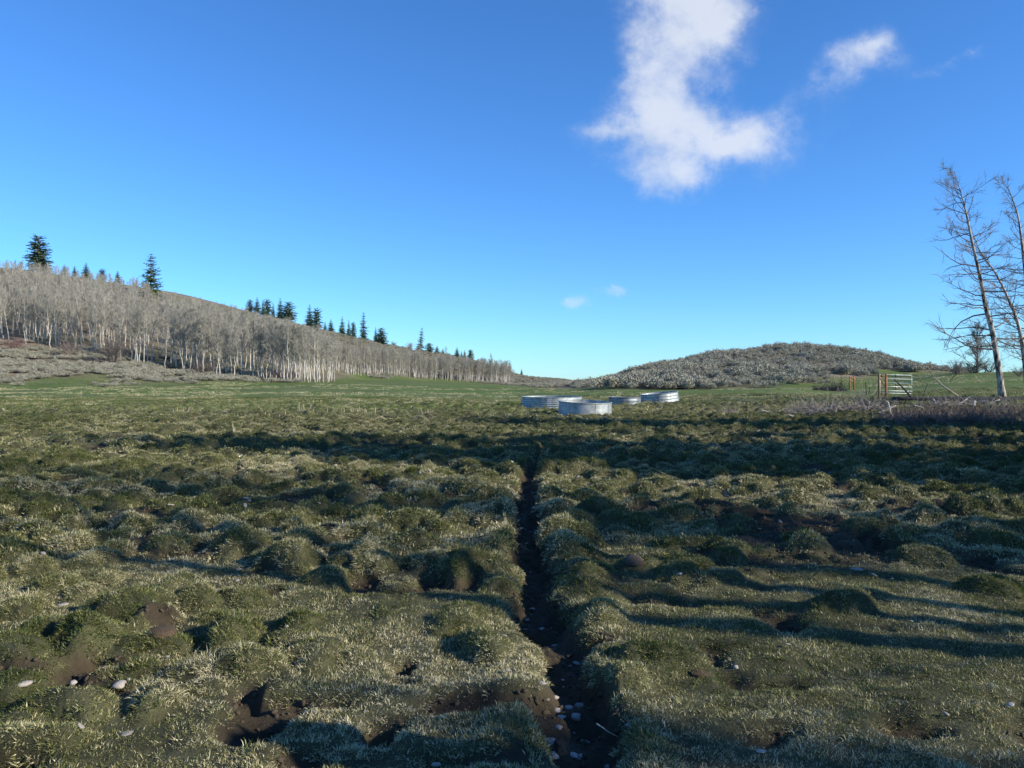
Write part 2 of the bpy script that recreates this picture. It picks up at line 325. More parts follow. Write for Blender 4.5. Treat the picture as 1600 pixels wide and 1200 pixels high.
# near relief: hummocks, cattle trench, hollows, as a raster
RX0, RX1, RY0, RY1, RES = -34.0, 34.0, .5, 62.0, .025
NX, NY = int((RX1 - RX0) / RES), int((RY1 - RY0) / RES)
TR_Y = np.array([0, 3.26, 3.9, 4.87, 5.55, 6.46, 7.7, 9.6, 12.7, 14.6, 17.9, 24, 60]); TR_X = np.array([.30, .29, .285, .27, .21, .18, .19, .22, .29, .38, .70, 1.1, 3.5])
def build_relief():
    gx = RX0 + (np.arange(NX) + .5) * RES; gy = RY0 + (np.arange(NY) + .5) * RES
    H = np.zeros((NY, NX), np.float32); T = np.full((NY, NX), .62, np.float32)
    rng = np.random.default_rng(5); cell = .34
    def amount(x, y):
        a = .30 + .95 * sstep(5.5, 9, y)
        a *= 1 - .85 * math.exp(-(((x + .8) / 1.0) ** 2 + ((y - 4.6) / 1.2) ** 2))            # smooth lawn left of the trench
        a *= 1 - .75 * math.exp(-(((x - 1.7) / 1.4) ** 2 + ((y - 4.2) / 1.3) ** 2))
        a += 1.1 * math.exp(-(((x + 2.6) / 1.3) ** 2 + ((y - 4.8) / 1.6) ** 2))
        a *= 1 - .55 * math.exp(-(((x - 4.5) / 3.0) ** 2 + ((y - 9.0) / 1.6) ** 2))
        a *= 1 - .6 * float(sstep(.5, 1.0, x)) * (1 - float(sstep(7.0, 8.5, y)))                    # flatter turf right of the trench
        return a * (1 - sstep(26, 52, y) * .75)
    doms = []
    for yy in np.arange(2.0, 61, cell):
        for xx in np.arange(RX0 + 1, RX1 - 1, cell):
            x = xx + rng.uniform(-.5, .5) * cell; y = yy + rng.uniform(-.5, .5) * cell
            if abs(x) > .8 * y + 4: rng.random(3); continue
            p = amount(x, y) * (.45 + .75 * float(vnoise(x, y, 2.6, 21)))
            if rng.random() > min(p, .92) * (.74 if y > 6.3 else 1): continue
            big = rng.random() ** 1.6
            doms.append((x, y, .09 + .15 * big + .04 * rng.random(), (.05 + .125 * big * (0.6 + .6 * rng.random())) * (1.2 if y > 6.3 else 1.05 if x < -1.3 else .75)))
    doms = [d for d in doms if not (-1.7 < d[0] < .1 and 3.0 < d[1] < 4.3)]
    doms += [(2.35, 5.45, .2, .13), (1.95, 7.0, .22, .14), (2.75, 7.3, .22, .15), (.62, 5.35, .22, .11), (.62, 6.6, .2, .10), (-2.65, 5.35, .22, .15), (-2.25, 5.7, .18, .14),
             (-.35, 5.2, .22, .10), (-.2, 4.75, .20, .11), (-1.7, 4.3, .2, .09), (-2.9, 4.5, .22, .13), (-2.3, 3.6, .25, .08), (3.6, 6.9, .22, .15), (1.5, 6.5, .28, .14)]
    for (x, y, r, h) in doms:
        R = r * 1.7; i0, i1 = int((x - R - RX0) / RES), int((x + R - RX0) / RES) + 1; j0, j1 = int((y - R - RY0) / RES), int((y + R - RY0) / RES) + 1
        i0, j0 = max(i0, 0), max(j0, 0); i1, j1 = min(i1, NX), min(j1, NY)
        if i1 <= i0 or j1 <= j0: continue
        dx = gx[None, i0:i1] - x; dy = gy[j0:j1, None] - y; th = np.arctan2(dy, dx)
        p1, p2, p3 = rng.uniform(0, 6.28, 3); e = rng.uniform(.75, 1.3)
        d = np.sqrt((dx / e) ** 2 + (dy * e) ** 2) * (1 + .16 * np.sin(2 * th + p1) + .12 * np.sin(3 * th + p2) + .06 * np.sin(5 * th + p3)) / r
        wx, wy = np.broadcast_to(gx[None, i0:i1], d.shape), np.broadcast_to(gy[j0:j1, None], d.shape)
        wn = vnoise(wx, wy, .11, 37); d = d + (wn - .5) * .75 + (vnoise(wx, wy, .05, 38) - .5) * .35
        z = h * np.clip(1 - np.maximum(d, 0) ** 2.4, 0, 1) ** .8 * (.78 + .44 * wn)
        sub = H[j0:j1, i0:i1]; m = z > sub; ti = rng.uniform(.2, .6)  # random dome tint, kept darker green for their shade against paler sunlit turf
        T[j0:j1, i0:i1] = np.where(m, ti * sstep(0, .4, z / h) + .62 * (1 - sstep(0, .4, z / h)), T[j0:j1, i0:i1]); H[j0:j1, i0:i1] = np.maximum(sub, z)
    for A in (H, T):                         # soften
        for _ in range(2):
            A[1:-1, 1:-1] = (A[1:-1, 1:-1] * 2 + A[:-2, 1:-1] + A[2:, 1:-1] + A[1:-1, :-2] + A[1:-1, 2:]) / 6
    XX, YY = np.meshgrid(gx, gy)
    n1 = vnoise(XX, YY, .9, 31); n2 = vnoise(XX, YY, .33, 32); n3 = vnoise(XX, YY, .12, 33); n4 = vnoise(XX, YY, 2.7, 34)
    dome = sstep(.01, .09, H)
    H += (n1 - .5) * .06 + (n2 - .5) * .04 + (n3 - .5) * .022 + ((vnoise(XX, YY, .19, 36) - .5) * .055 + (n3 - .5) * .03) * sstep(5.5, 9, YY)
    # small hoof-print hollows and dark gaps between the hummocks
    hol = sstep(.60, .80, vnoise(XX, YY, .30, 41) * .65 + n1 * .35) * (1 - dome) * sstep(.38, .62, vnoise(XX, YY, 1.6, 42))
    H -= hol * .09
    mud = np.clip(hol * 1.2, 0, 1)
    mud = np.maximum(mud, sstep(.62, .72, n4 * .55 + n1 * .45) * (1 - dome) * .9 * sstep(5, 8, YY))
    for (mx, my, ax, ay) in ((-2.75, 4.25, .6, .10), (-2.15, 4.1, .25, .08), (-2.3, 5.15, .14, .10), (-1.35, 4.0, .08, .14), (.55, 4.9, .14, .09)):
        g = np.exp(-(((XX - mx) / ax) ** 2 + ((YY - my) / ay) ** 2)); mud = np.maximum(mud, sstep(.25, .6, g + (n2 - .5) * .5)); H -= .05 * sstep(.2, .7, g)
    xc = np.interp(YY, TR_Y, TR_X) + (vnoise(XX * 0, YY, .8, 51) - .5) * .12
    w = (.165 + .06 * (vnoise(XX, YY, .5, 52) - .5) ) * (1 - .3 * sstep(10, 18, YY)); fade = 1 - sstep(15, 21, YY)
    d = np.abs(XX - xc) / w + (n2 - .5) * .55 + (n3 - .5) * .4
    cut = (1 - sstep(.62, 1.25, d)) * fade
    lipd = np.abs(XX - xc)
    H = H * (1 - cut) + cut * (-.145 + .07 * (n3 - .5) + .06 * (n2 - .5)) + .035 * np.exp(-((lipd - .33) / .12) ** 2) * fade * (.4 + n1)
    mud = np.maximum(mud, (1 - sstep(.85, 1.2, d)) * fade)
    n5 = vnoise(XX, YY, .07, 35); H += mud * ((n5 - .5) * .045 + (n3 - .5) * .04)
    return H, T, mud.astype(np.float32)
RH, RT, RM = build_relief()
def ras(A, X, Y):
    i = np.clip((np.asarray(X, float) - RX0) / RES - .5, 0, NX - 1.01); j = np.clip((np.asarray(Y, float) - RY0) / RES - .5, 0, NY - 1.01)
    i0, j0 = i.astype(int), j.astype(int); fi, fj = i - i0, j - j0
    return (A[j0, i0] * (1 - fi) + A[j0, i0 + 1] * fi) * (1 - fj) + (A[j0 + 1, i0] * (1 - fi) + A[j0 + 1, i0 + 1] * fi) * fj
def near_w(X, Y): return (1 - sstep(48, 60, np.asarray(Y, float))) * (1 - sstep(29, 33.5, np.abs(X))) * sstep(.6, 1.5, np.asarray(Y, float))
def ground_z(X, Y): return base_z(X, Y) + ras(RH, X, Y) * near_w(X, Y)
def gz(X, Y): return float(ground_z(np.array([X]), np.array([Y]))[0])
def on_ground(u, Y, dz=0.0):
    X = (u - 800) / F * Y; return np.array([X, Y, gz(X, Y) + dz])

def hill_mask(X, Y):                         # where dry sage ground replaces the pasture
    u = X / np.maximum(Y, 5) * F + 800
    left_base = np.interp(u, [-400, 0, 250, 350, 450, 520, 560, 650, 770, 815, 850, 905, 940, 1000, 1100, 1225, 1330, 1400, 1480, 1540, 2600],
                             [110, 113, 117, 124, 136, 160, 215, 258, 288, 240, 120, 100, 90, 84, 80, 86, 102, 112, 118, 110, 110])
    n = (vnoise(X, Y, 9, 61) - .5) * .14 + (vnoise(X, Y, 3, 62) - .5) * .06
    return sstep(-.03, .05, np.log(np.maximum(Y, 1) / left_base) + n)

def build_ground():
    tf = np.linspace(-.74, .74, 640); tc = np.array([.85, 1.05, 1.4, 2, 3.2, 6, 12, 25])
    t = np.concatenate([-tc[::-1], tf, tc])
    Yr = np.concatenate([[-60, -30, -12, -5, -1, .8, 1.6, 2.1], np.exp(np.linspace(math.log(2.4), math.log(48), 600)), np.exp(np.linspace(math.log(48.5), math.log(520), 230)), [600, 800, 1200, 2000, 4000]])
    w = np.where(Yr > 2, Yr + .8, 2.8)
    X = t[None, :] * w[:, None]; Y = np.repeat(Yr[:, None], len(t), 1)
    Zg = ground_z(X, Y); nr, nc = X.shape
    idx = np.arange(nr * nc).reshape(nr, nc)
    q = np.stack([idx[:-1, :-1], idx[:-1, 1:], idx[1:, 1:], idx[1:, :-1]], -1).reshape(-1, 4)
    me = mesh_from('ground', np.stack([X, Y, Zg], -1).reshape(-1, 3), q, True)
    mud = ras(RM, X, Y) * near_w(X, Y); hm = hill_mask(X, Y); ti = ras(RT, X, Y)
    g = vnoise(X, Y, 6, 71) * .5 + vnoise(X, Y, 1.7, 72) * .3 + vnoise(X, Y, 18, 73) * .2
    green = np.array([.088, .132, .030]); thatch = np.array([.118, .142, .048]); straw = np.array([.20, .175, .09]); dry = np.array([.175, .147, .102]); mudc = np.array([.056, .044, .028])
    k = sstep(.35, .66, g)[..., None]; field = green * (1 - k) + thatch * k
    band = (sstep(22, 34, Y) * (1 - sstep(38, 50, Y)))[..., None]                            # strawy zone before the green strip
    field = field * (1 - .45 * band) + straw * .45 * band
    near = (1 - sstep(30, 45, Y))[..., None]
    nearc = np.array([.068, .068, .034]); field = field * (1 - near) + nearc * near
    uu = X / np.maximum(Y, 5) * F + 800                                                       # bare brown earth before the brush and round the gate
    bare = np.exp(-(((uu - 1180) / 210) ** 2 + ((Y - 44) / 6.0) ** 2)) * sstep(.3, .6, vnoise(X, Y, 2.2, 74) + .15)
    field = field * (1 - .65 * bare[..., None]) + np.array([.085, .066, .045]) * .65 * bare[..., None]
    drym = np.clip(hm, 0, 1)[..., None]; hill = dry * (.8 + .4 * vnoise(X, Y, 4, 75)[..., None])
    hg = (sstep(.55, .75, vnoise(X, Y, 13, 76)))[..., None] * .45; hill = hill * (1 - hg) + np.array([.10, .105, .045]) * hg
    col = field * (1 - drym) + hill * drym
    m = np.clip(mud, 0, 1)[..., None]; col = col * (1 - m) + mudc * m
    a = me.attributes.new('gcol', 'FLOAT_COLOR', 'POINT'); rgba = np.concatenate([col, np.ones(col.shape[:2] + (1,))], -1).astype(np.float32)
    a.data.foreach_set('color', rgba.ravel())
    return tag(obj('ground', me, M['ground']), kind='structure')
build_ground()

# ------------------------------------------------------------------ scattering (stuff)
def scatter(name, pts, rot, scale, index, tint, sources, label, cat, mat):
    col = bpy.data.collections.new(name + '_source')
    for i, me in enumerate(sources):
        if not me.materials: me.materials.append(mat)
        o = bpy.data.objects.new('%s_%02d' % (name, i), me); col.objects.link(o)
    me = mesh_from(name, pts, [])
    for an, ty, dat in (('rot', 'FLOAT_VECTOR', rot), ('sca', 'FLOAT_VECTOR', scale), ('ind', 'INT', index), ('tint', 'FLOAT', tint)):
        a = me.attributes.new(an, ty, 'POINT')
        a.data.foreach_set('vector' if ty == 'FLOAT_VECTOR' else 'value', np.ascontiguousarray(dat, np.int32 if ty == 'INT' else np.float32).ravel())
    o = obj(name, me)
    ng = bpy.data.node_groups.new(name + '_scatter', 'GeometryNodeTree')
    ng.interface.new_socket('Geometry', in_out='INPUT', socket_type='NodeSocketGeometry'); ng.interface.new_socket('Geometry', in_out='OUTPUT', socket_type='NodeSocketGeometry')
    N, L = ng.nodes, ng.links; gi = N.new('NodeGroupInput'); go = N.new('NodeGroupOutput'); ip = N.new('GeometryNodeInstanceOnPoints'); ci = N.new('GeometryNodeCollectionInfo')
    ci.inputs['Collection'].default_value = col; ci.inputs['Separate Children'].default_value = True; ci.inputs['Reset Children'].default_value = True
    def na(n, ty): x = N.new('GeometryNodeInputNamedAttribute'); x.data_type = ty; x.inputs['Name'].default_value = n; return x.outputs['Attribute']
    L.new(gi.outputs[0], ip.inputs['Points']); L.new(ci.outputs[0], ip.inputs['Instance']); ip.inputs['Pick Instance'].default_value = True
    L.new(na('ind', 'INT'), ip.inputs['Instance Index']); L.new(na('sca', 'FLOAT_VECTOR'), ip.inputs['Scale'])
    er = N.new('FunctionNodeEulerToRotation'); L.new(na('rot', 'FLOAT_VECTOR'), er.inputs[0]); L.new(er.outputs[0], ip.inputs['Rotation'])
    L.new(ip.outputs[0], go.inputs[0])
    md = o.modifiers.new('scatter', 'NODES'); md.node_group = ng
    return tag(o, label, cat, kind='stuff')
def align(nrm, spin):
    c, s = np.cos(-spin), np.sin(-spin); nx = nrm[:, 0] * c - nrm[:, 1] * s; ny = nrm[:, 0] * s + nrm[:, 1] * c
    return np.stack([np.arcsin(np.clip(-ny, -1, 1)), np.arctan2(nx, nrm[:, 2]), spin], -1)

def clump(seed, n, rad, hl, hh, width, lean, attr=True):
    rng = np.random.default_rng(seed)
    r = rad * np.sqrt(rng.random(n)); a = rng.uniform(0, 6.283, n); base = np.stack([r * np.cos(a), r * np.sin(a), np.full(n, -.012)], -1)
    L = rng.uniform(hl, hh, n); az = a + rng.normal(0, 1.1, n); ln = np.abs(rng.normal(lean, .45, n)).clip(0, 1.75)
    d = np.stack([np.cos(az) * np.sin(ln * .6), np.sin(az) * np.sin(ln * .6), np.cos(ln * .6)], -1)
    d2 = np.stack([np.cos(az) * np.sin(ln * 1.25), np.sin(az) * np.sin(ln * 1.25), np.cos(ln * 1.25)], -1)
    wa = rng.uniform(0, 6.283, n); wd = np.stack([np.cos(wa), np.sin(wa), np.zeros(n)], -1) * (width * rng.uniform(.6, 1.3, n))[:, None] / 2
    mid = base + d * (L * .55)[:, None]; tip = mid + d2 * (L * .45)[:, None]
    v = np.stack([base - wd, base + wd, mid - wd * .8, mid + wd * .8, tip], 1).reshape(-1, 3); o = np.arange(n)[:, None] * 5
    me = mesh_from('grass_clump', v, [np.concatenate([o + [2, 3, 4]]), np.concatenate([o + [0, 1, 3, 2]])])
    b = me.attributes.new('bl', 'FLOAT', 'POINT'); b.data.foreach_set('value', np.repeat(rng.beta(1.3, 1.3, n), 5).astype(np.float32))
    return me
def field_points(y0, y1, dens, seed):
    rng = np.random.default_rng(seed); n = int(.72 * (y1 * y1 - y0 * y0) * dens)
    Y = np.sqrt(rng.random(n) * (y1 * y1 - y0 * y0) + y0 * y0); X = rng.uniform(-.72, .72, n) * Y
    return X, Y, rng
def normals(X, Y, e=.06):
    zx = (ground_z(X + e, Y) - ground_z(X - e, Y)) / (2 * e); zy = (ground_z(X, Y + e) - ground_z(X, Y - e)) / (2 * e)
    n = np.stack([-zx, -zy, np.ones_like(X)], -1); return n / np.linalg.norm(n, axis=1)[:, None]
def build_grass():
    src_near = [clump(100 + i, 70, .05, .010, .036, .0036, 1.1) for i in range(6)] + [clump(120 + i, 60, .04, .035, .085, .0032, 1.2) for i in range(2)]
    src_mid = [clump(140 + i, 60, .08, .014, .048, .007, 1.05) for i in range(6)]
    src_far = [clump(160 + i, 48, .15, .022, .07, .014, 1.0) for i in range(6)]
    P, R, S, I, T = [], [], [], [], []
    for (y0, y1, dens, off, cnt, sc, seed) in ((2.4, 7.0, 1500, 0, 6, 1.0, 1), (2.4, 9.0, 180, 6, 2, 1.0, 5), (7.0, 16, 480, 8, 6, 1.0, 2), (16, 34, 120, 14, 6, .8, 3), (34, 64, 26, 14, 6, 1.1, 4)):
        X, Y, rng = field_points(y0, y1, dens, seed)
        mud = ras(RM, X, Y) * near_w(X, Y); keep = rng.random(len(X)) > np.clip(mud * 1.15, 0, .985)
        thin = vnoise(X, Y, .5, 81) * .6 + vnoise(X, Y, .17, 82) * .4; keep &= (rng.random(len(X)) < .25 + 1.1 * thin)
        if off == 6: keep &= (rng.random(len(X)) < sstep(.02, .10, ras(RH, X, Y)) * sstep(.42, .62, vnoise(X, Y, .8, 88)) * (1 - .8 * sstep(-1.2, -.2, X)))
        X, Y = X[keep], Y[keep]; n = len(X)
        nr = normals(X, Y); nr = nr * .8 + np.array([0, 0, .2]) + rng.normal(0, .13, (n, 3)); nr /= np.linalg.norm(nr, axis=1)[:, None]
        ti = ras(RT, X, Y) * near_w(X, Y) + .5 * (1 - near_w(X, Y))
        ti = ti + (vnoise(X, Y, 1.4, 83) - .5) * .5 + (vnoise(X, Y, .35, 84) - .5) * .45 + (vnoise(X, Y, .09, 89) - .5) * .5 + (vnoise(X, Y, 5, 85) - .5) * .35 + rng.normal(0, .08, n) - .02 - .16 * sstep(26, 40, Y) + (.22 if off == 6 else 0)
        s = sc * rng.uniform(.7, 1.3, n); hgt = rng.uniform(.4, 1.3, n) * (.6 + .6 * vnoise(X, Y, .45, 86))
        P.append(np.stack([X, Y, ground_z(X, Y) - .004], -1)); R.append(align(nr, rng.uniform(0, 6.283, n))); S.append(np.stack([s, s, s * hgt], -1)); I.append(off + rng.integers(0, cnt, n)); T.append(np.clip(ti, 0.02, .98))
    # loose straw tufts far out in the green field
    X, Y, rng = field_points(34, 125, 1.2, 9); k = (hill_mask(X, Y) < .4) & (rng.random(len(X)) < sstep(.4, .75, vnoise(X, Y, 5, 87))); X, Y = X[k], Y[k]; n = len(X)
    s = rng.uniform(.8, 2.0, n); P.append(np.stack([X, Y, ground_z(X, Y)], -1)); R.append(np.stack([np.zeros(n), np.zeros(n), rng.uniform(0, 6.28, n)], -1)); S.append(np.stack([s * 1.2, s * 1.2, s * 1.8], -1)); I.append(14 + rng.integers(0, 6, n)); T.append(rng.uniform(.55, .95, n))
    P, R, S, I, T = (np.concatenate(x) for x in (P, R, S, I, T))
    scatter('grass', P, R, S, I, T, src_near + src_mid + src_far, 'short olive and straw coloured grass over the hummocky pasture', 'grass', M['grass'])
build_grass()

# ------------------------------------------------------------------ trees
def unit(v): return v / (np.linalg.norm(v) + 1e-9)
def curve_to(p, d, L, n, rng, wob, up):
    pts = [np.array(p, float)]; d = unit(np.array(d, float))
    for i in range(n):
        d = unit(d + rng.normal(0, wob, 3) + np.array([0, 0, up])); pts.append(pts[-1] + d * L / n)
    return np.array(pts)
def bare_tree(seed, path, rad, first, nb, blen, rise, sub, twig, tr, twlen, side=None, curl=.10, sides=6, dens_top=1.0, tri=3):
    """path/rad: trunk polyline; returns trunk MB, branch MB, twig MB"""
    rng = np.random.default_rng(seed); tk, br, tw = MB(), MB(), MB(); path = np.asarray(path, float); rad = np.asarray(rad, float)
    tk.tube(path, rad, sides)
    cum = np.concatenate([[0], np.cumsum(np.linalg.norm(np.diff(path, axis=0), axis=1))]); Lt = cum[-1]
    A, B, Rr = [], [], []
    for i in range(nb):
        f = first + (1 - first) * ((i + rng.random()) / nb) ** dens_top; f = min(f, .995)
        p = np.array([np.interp(f * Lt, cum, path[:, k]) for k in range(3)]); r0 = float(np.interp(f * Lt, cum, rad))
        az = rng.uniform(0, 6.283) if side is None else side + rng.normal(0, .8) + (math.pi if rng.random() < .25 else 0)
        el = rise(f) + rng.normal(0, .16); d = np.array([math.cos(az) * math.cos(el), math.sin(az) * math.cos(el), math.sin(el)])
        L = blen(f) * rng.uniform(.6, 1.2); n = 5
        pts = curve_to(p, d, L, n, rng, curl, .05); rb = min(r0 * .62, .011 * L + tr * 1.2)
        rr = np.linspace(rb, tr, n + 1); br.tube(pts, rr, tri, False)
        for s in range(sub):
            g = rng.uniform(.22, 1.0); k = min(int(g * n), n - 1); q = pts[k] + (pts[k + 1] - pts[k]) * (g * n - k)
            dd = unit(unit(pts[k + 1] - pts[k]) + rng.normal(0, .55, 3) + np.array([0, 0, .12])); l2 = L * .42 * (1.15 - g * .6) * rng.uniform(.5, 1.2)
            sp = curve_to(q, dd, l2, 3, rng, curl * 1.3, .04); br.tube(sp, np.linspace(max(tr * 1.1, rb * .35), tr * .8, 4), 3, False)
            for w in range(twig):
                h = rng.uniform(.2, 1.0); kk = min(int(h * 3), 2); a = sp[kk] + (sp[kk + 1] - sp[kk]) * (h * 3 - kk)
                d3 = unit(unit(sp[kk + 1] - sp[kk]) + rng.normal(0, .55, 3) + np.array([0, 0, .1])); A.append(a); B.append(a + d3 * twlen * rng.uniform(.4, 1.25)); Rr.append(tr * .75)
    tw.cones(A, B, Rr); return tk, br, tw
def straight_trunk(rng, H, r, bend, lean=(0, 0), n=9):
    z = np.linspace(-.15, H, n); off = np.cumsum(rng.normal(0, bend, (n, 2)), axis=0); off -= off[0]
    return np.stack([off[:, 0] + lean[0] * z, off[:, 1] + lean[1] * z, z], -1), np.interp(z / H, [-.1, 0, .08, .5, 1], [r * 1.35, r * 1.25, r, r * .62, r * .12])

def aspen_variant(seed, H, r, spread, first=.34, fork=False):
    rng = np.random.default_rng(seed); p, rd = straight_trunk(rng, H, r * .8, H * .014, rng.normal(0, .02, 2))
    tk, br, tw = bare_tree(seed, p, rd, first, 30, lambda f: 1.12 * spread * (1.15 - .75 * abs(f - .55) / .45 * (1 if f > .55 else .5)) * H / 10, lambda f: .75 + .5 * f, 5, 6, .0125, .7 * H / 10)
    br.add(np.concatenate(tw.v), np.concatenate(tw.t))
    return tk.mesh('aspen_trunk', True), br.mesh('aspen_crown')
ASP = [aspen_variant(300 + i, [10.5, 11.5, 9.5, 10.8, 8.5, 12, 9, 10][i], [.13, .15, .11, .14, .10, .16, .11, .12][i], [1.9, 2.2, 1.7, 2.4, 1.5, 2.1, 1.6, 1.9][i], [.36, .42, .3, .38, .28, .45, .32, .4][i]) for i in range(8)]
ASP_H = [10.5, 11.5, 9.5, 10.8, 8.5, 12, 9, 10]
for tkm, crm in ASP: tkm.materials.append(M['aspen_bark']); crm.materials.append(M['aspen_twig'])

def crest_v(u):                              # skyline of the left ridge in the photograph
    return np.interp(u, [-300, 0, 100, 200, 260, 350, 400, 480, 560, 650, 720, 770, 815], [380, 411, 424, 440, 450, 471, 484, 507, 523, 542, 556, 568, 588])
def place_aspens():
    rng = np.random.default_rng(77); things = []; mass = []
    def add(u, Y, h, lst, kind): lst.append((u, Y, h, kind))
    # the front edge of the near grove, from the left edge of the frame to its right end
    for i in range(118):
        u = rng.uniform(185, 522); yb = np.interp(u, [0, 200, 350, 480, 525], [143, 141, 138, 137, 146]); Y = yb + rng.exponential(7)
        add(u, Y, rng.uniform(7.5, 12.2) * np.interp(u, [180, 300, 400, 500, 525], [.8, .95, 1.08, .98, .75]), things, 0)
    for i in range(78):
        u = rng.uniform(-25, 190); Y = 146 + rng.exponential(20); add(u, Y, rng.uniform(7.5, 11), things, 1)
    for i in range(104):
        u = rng.uniform(515, 806); yb = np.interp(u, [515, 560, 650, 770, 806], [200, 214, 257, 288, 300]); Y = yb + rng.exponential(5)
        add(u, Y, rng.uniform(6.4, 8.6) * np.interp(u, [515, 600, 700, 790, 806], [1, 1, 1.02, .95, .6]), things, 2)
    for i in range(900):
        u = rng.uniform(-60, 520); Y = rng.uniform(150, 262); add(u, Y, rng.uniform(5.5, 9.5), mass, 3)
    for i in range(330):
        u = rng.uniform(515, 800); yb = np.interp(u, [515, 560, 650, 770, 806], [200, 214, 257, 288, 300]); add(u, yb + 3 + rng.exponential(9), rng.uniform(5.5, 8), mass, 2)
    def zone(u, cuts, names): return names[int(np.searchsorted(cuts, u))]
    def labels(kind, u):
        if kind == 0: return ('leafless pale-trunked aspen %s the near grove at the slope foot' % zone(u, [235, 300, 365, 430, 485], ['at the left tip of', 'in the left part of', 'left of the middle of', 'in the middle of', 'right of the middle of', 'at the right end of']), 'aspens of the near grove')
        if kind == 1: return ('leafless grey aspen on the wooded slope %s' % zone(u, [40, 90, 150], ['left of the round-topped fir', 'below the round-topped fir', 'below the small conifers between both big firs', 'just left of the big layered fir']), 'aspens on the slope at far left')
        return ('slender leafless aspen %s the distant row along the far pasture edge' % zone(u, [565, 620, 675, 735, 780], ['at the left end of', 'in the left part of', 'left of the middle of', 'right of the middle of', 'in the right part of', 'at the right end of']), 'aspens of the distant row')
    P, R, S, I = [], [], [], []; 
    for lst in (things, mass):
        for (u, Y, h, kind) in lst:
            X = (u - 800) / F * Y; z = gz(X, Y); top = HOR - (z + h - EYE) / Y * F; lim = crest_v(u) + (-7 if u < 235 else 4) + rng.uniform(0, 12)
            if kind != 2 and top < lim:
                h2 = (EYE - (lim - HOR) / F * Y) - z
                if h2 < (5.0 if lst is things else 3.2): continue
                h = h2
            vi = int(rng.integers(0, 8)); s = h / ASP_H[vi]; ws = s * rng.uniform(.85, 1.15); rz = rng.uniform(0, 6.283)
            if lst is things:
                e = empty('aspen_tree', (X, Y, z), rz); e.scale = (ws, ws, s); e.rotation_euler[0] = rng.normal(0, .035); e.rotation_euler[1] = rng.normal(0, .035)
                lb = labels(kind, u); tag(e, lb[0], 'aspen', lb[1]); obj('trunk', ASP[vi][0], None, e); obj('crown', ASP[vi][1], None, e)
            else: P.append((X, Y, z)); R.append((0, 0, rz)); S.append((ws, ws, s)); I.append(vi)
    # the wood behind: trunks and crowns of the same kinds, one mass
    n = len(P); P, R, S, I = np.array(P), np.array(R), np.array(S), np.array(I)
    src = [m for pr in ASP for m in pr]
    scatter('aspen_wood', np.concatenate([P, P]), np.concatenate([R, R]), np.concatenate([S, S]), np.concatenate([I * 2, I * 2 + 1]), np.zeros(2 * n), src, 'hazy grey mass of leafless aspens covering the left slope', 'wood', None)
place_aspens()

def conifer(seed, H, R, shape='spire', whorls=24, per=8, droop=.25, start=.07):
    rng = np.random.default_rng(seed); tk, nd = MB(), MB()
    tk.tube(np.array([[0, 0, -.3], [0, 0, H * .5], [0, 0, H * .97]]), [H * .017, H * .011, H * .003], 6)
    Vv, Tt = [], []; n0 = 0
    for w in range(whorls):
        f = start + (1 - start) * (w + rng.uniform(-.3, .3)) / whorls; f = min(max(f, start), .985)
        if shape == 'dome': prof = (1 - ((f - .34) / .66) ** 2) ** .5 if f > .34 else .86 + .14 * f / .34
        elif shape == 'layer': prof = (1 - f) ** .55 * (.85 + .25 * math.sin(w * 2.1))
        else: prof = (1 - f) ** .75
        nb = max(4, int(per * (.5 + .7 * (1 - f)))); a0 = rng.uniform(0, 6.28)
        for b in range(nb):
            if rng.random() < .12: continue
            az = a0 + 6.283 * b / nb + rng.normal(0, .25); L = R * prof * rng.uniform(.65, 1.2) + .12
            el = .35 * f - droop * (1 - f) + rng.normal(0, .17); d = np.array([math.cos(az) * math.cos(el), math.sin(az) * math.cos(el), math.sin(el)])
            base = np.array([0, 0, H * f]); sidev = np.array([-math.sin(az), math.cos(az), 0])
            k = max(5, int(9 * L / R) + 3)
            for j in range(k):
                g = (j + rng.random()) / k; c = base + d * L * g + np.array([0, 0, -.10 * L * g * g + .05 * L * (g > .8)])
                for s in (-1, 1):
                    q = unit(d * .7 + sidev * s * rng.uniform(.5, 1.1) + np.array([0, 0, rng.normal(-.05, .28)])); l = L * .30 * (1.1 - .6 * g) * rng.uniform(.7, 1.3) + .09 * H / 10
                    wv = unit(np.cross(q, rng.normal(0, 1, 3))) * l * .20
                    Vv += [c - wv * .7, c + wv * .7, c + q * l * .6 + wv, c + q * l]; Tt += [(n0, n0 + 1, n0 + 2), (n0, n0 + 2, n0 + 3)]; n0 += 4
    nd.add(np.array(Vv), Tt)
    a, b = tk.mesh('conifer_trunk', True), nd.mesh('conifer_crown'); a.materials.append(M['conifer_bark']); b.materials.append(M['needles']); return a, b
CON = {'dome': conifer(1, 12, 3.3, 'dome', 24, 9), 'layer': conifer(2, 13, 3.6, 'layer', 22, 11, .12, .04), 'spire': conifer(3, 10, 1.75, 'spire', 26, 9), 'full': conifer(4, 9, 2.6, 'spire', 24, 10),
       'full2': conifer(5, 9, 2.9, 'dome', 18, 8), 'narrow': conifer(6, 11, 1.7, 'layer', 30, 8, .3, .03), 'lean': conifer(7, 10, 1.9, 'layer', 24, 8, .3, .03)}
CON_H = {'dome': 12, 'layer': 13, 'spire': 10, 'full': 9, 'full2': 9, 'narrow': 11, 'lean': 10}
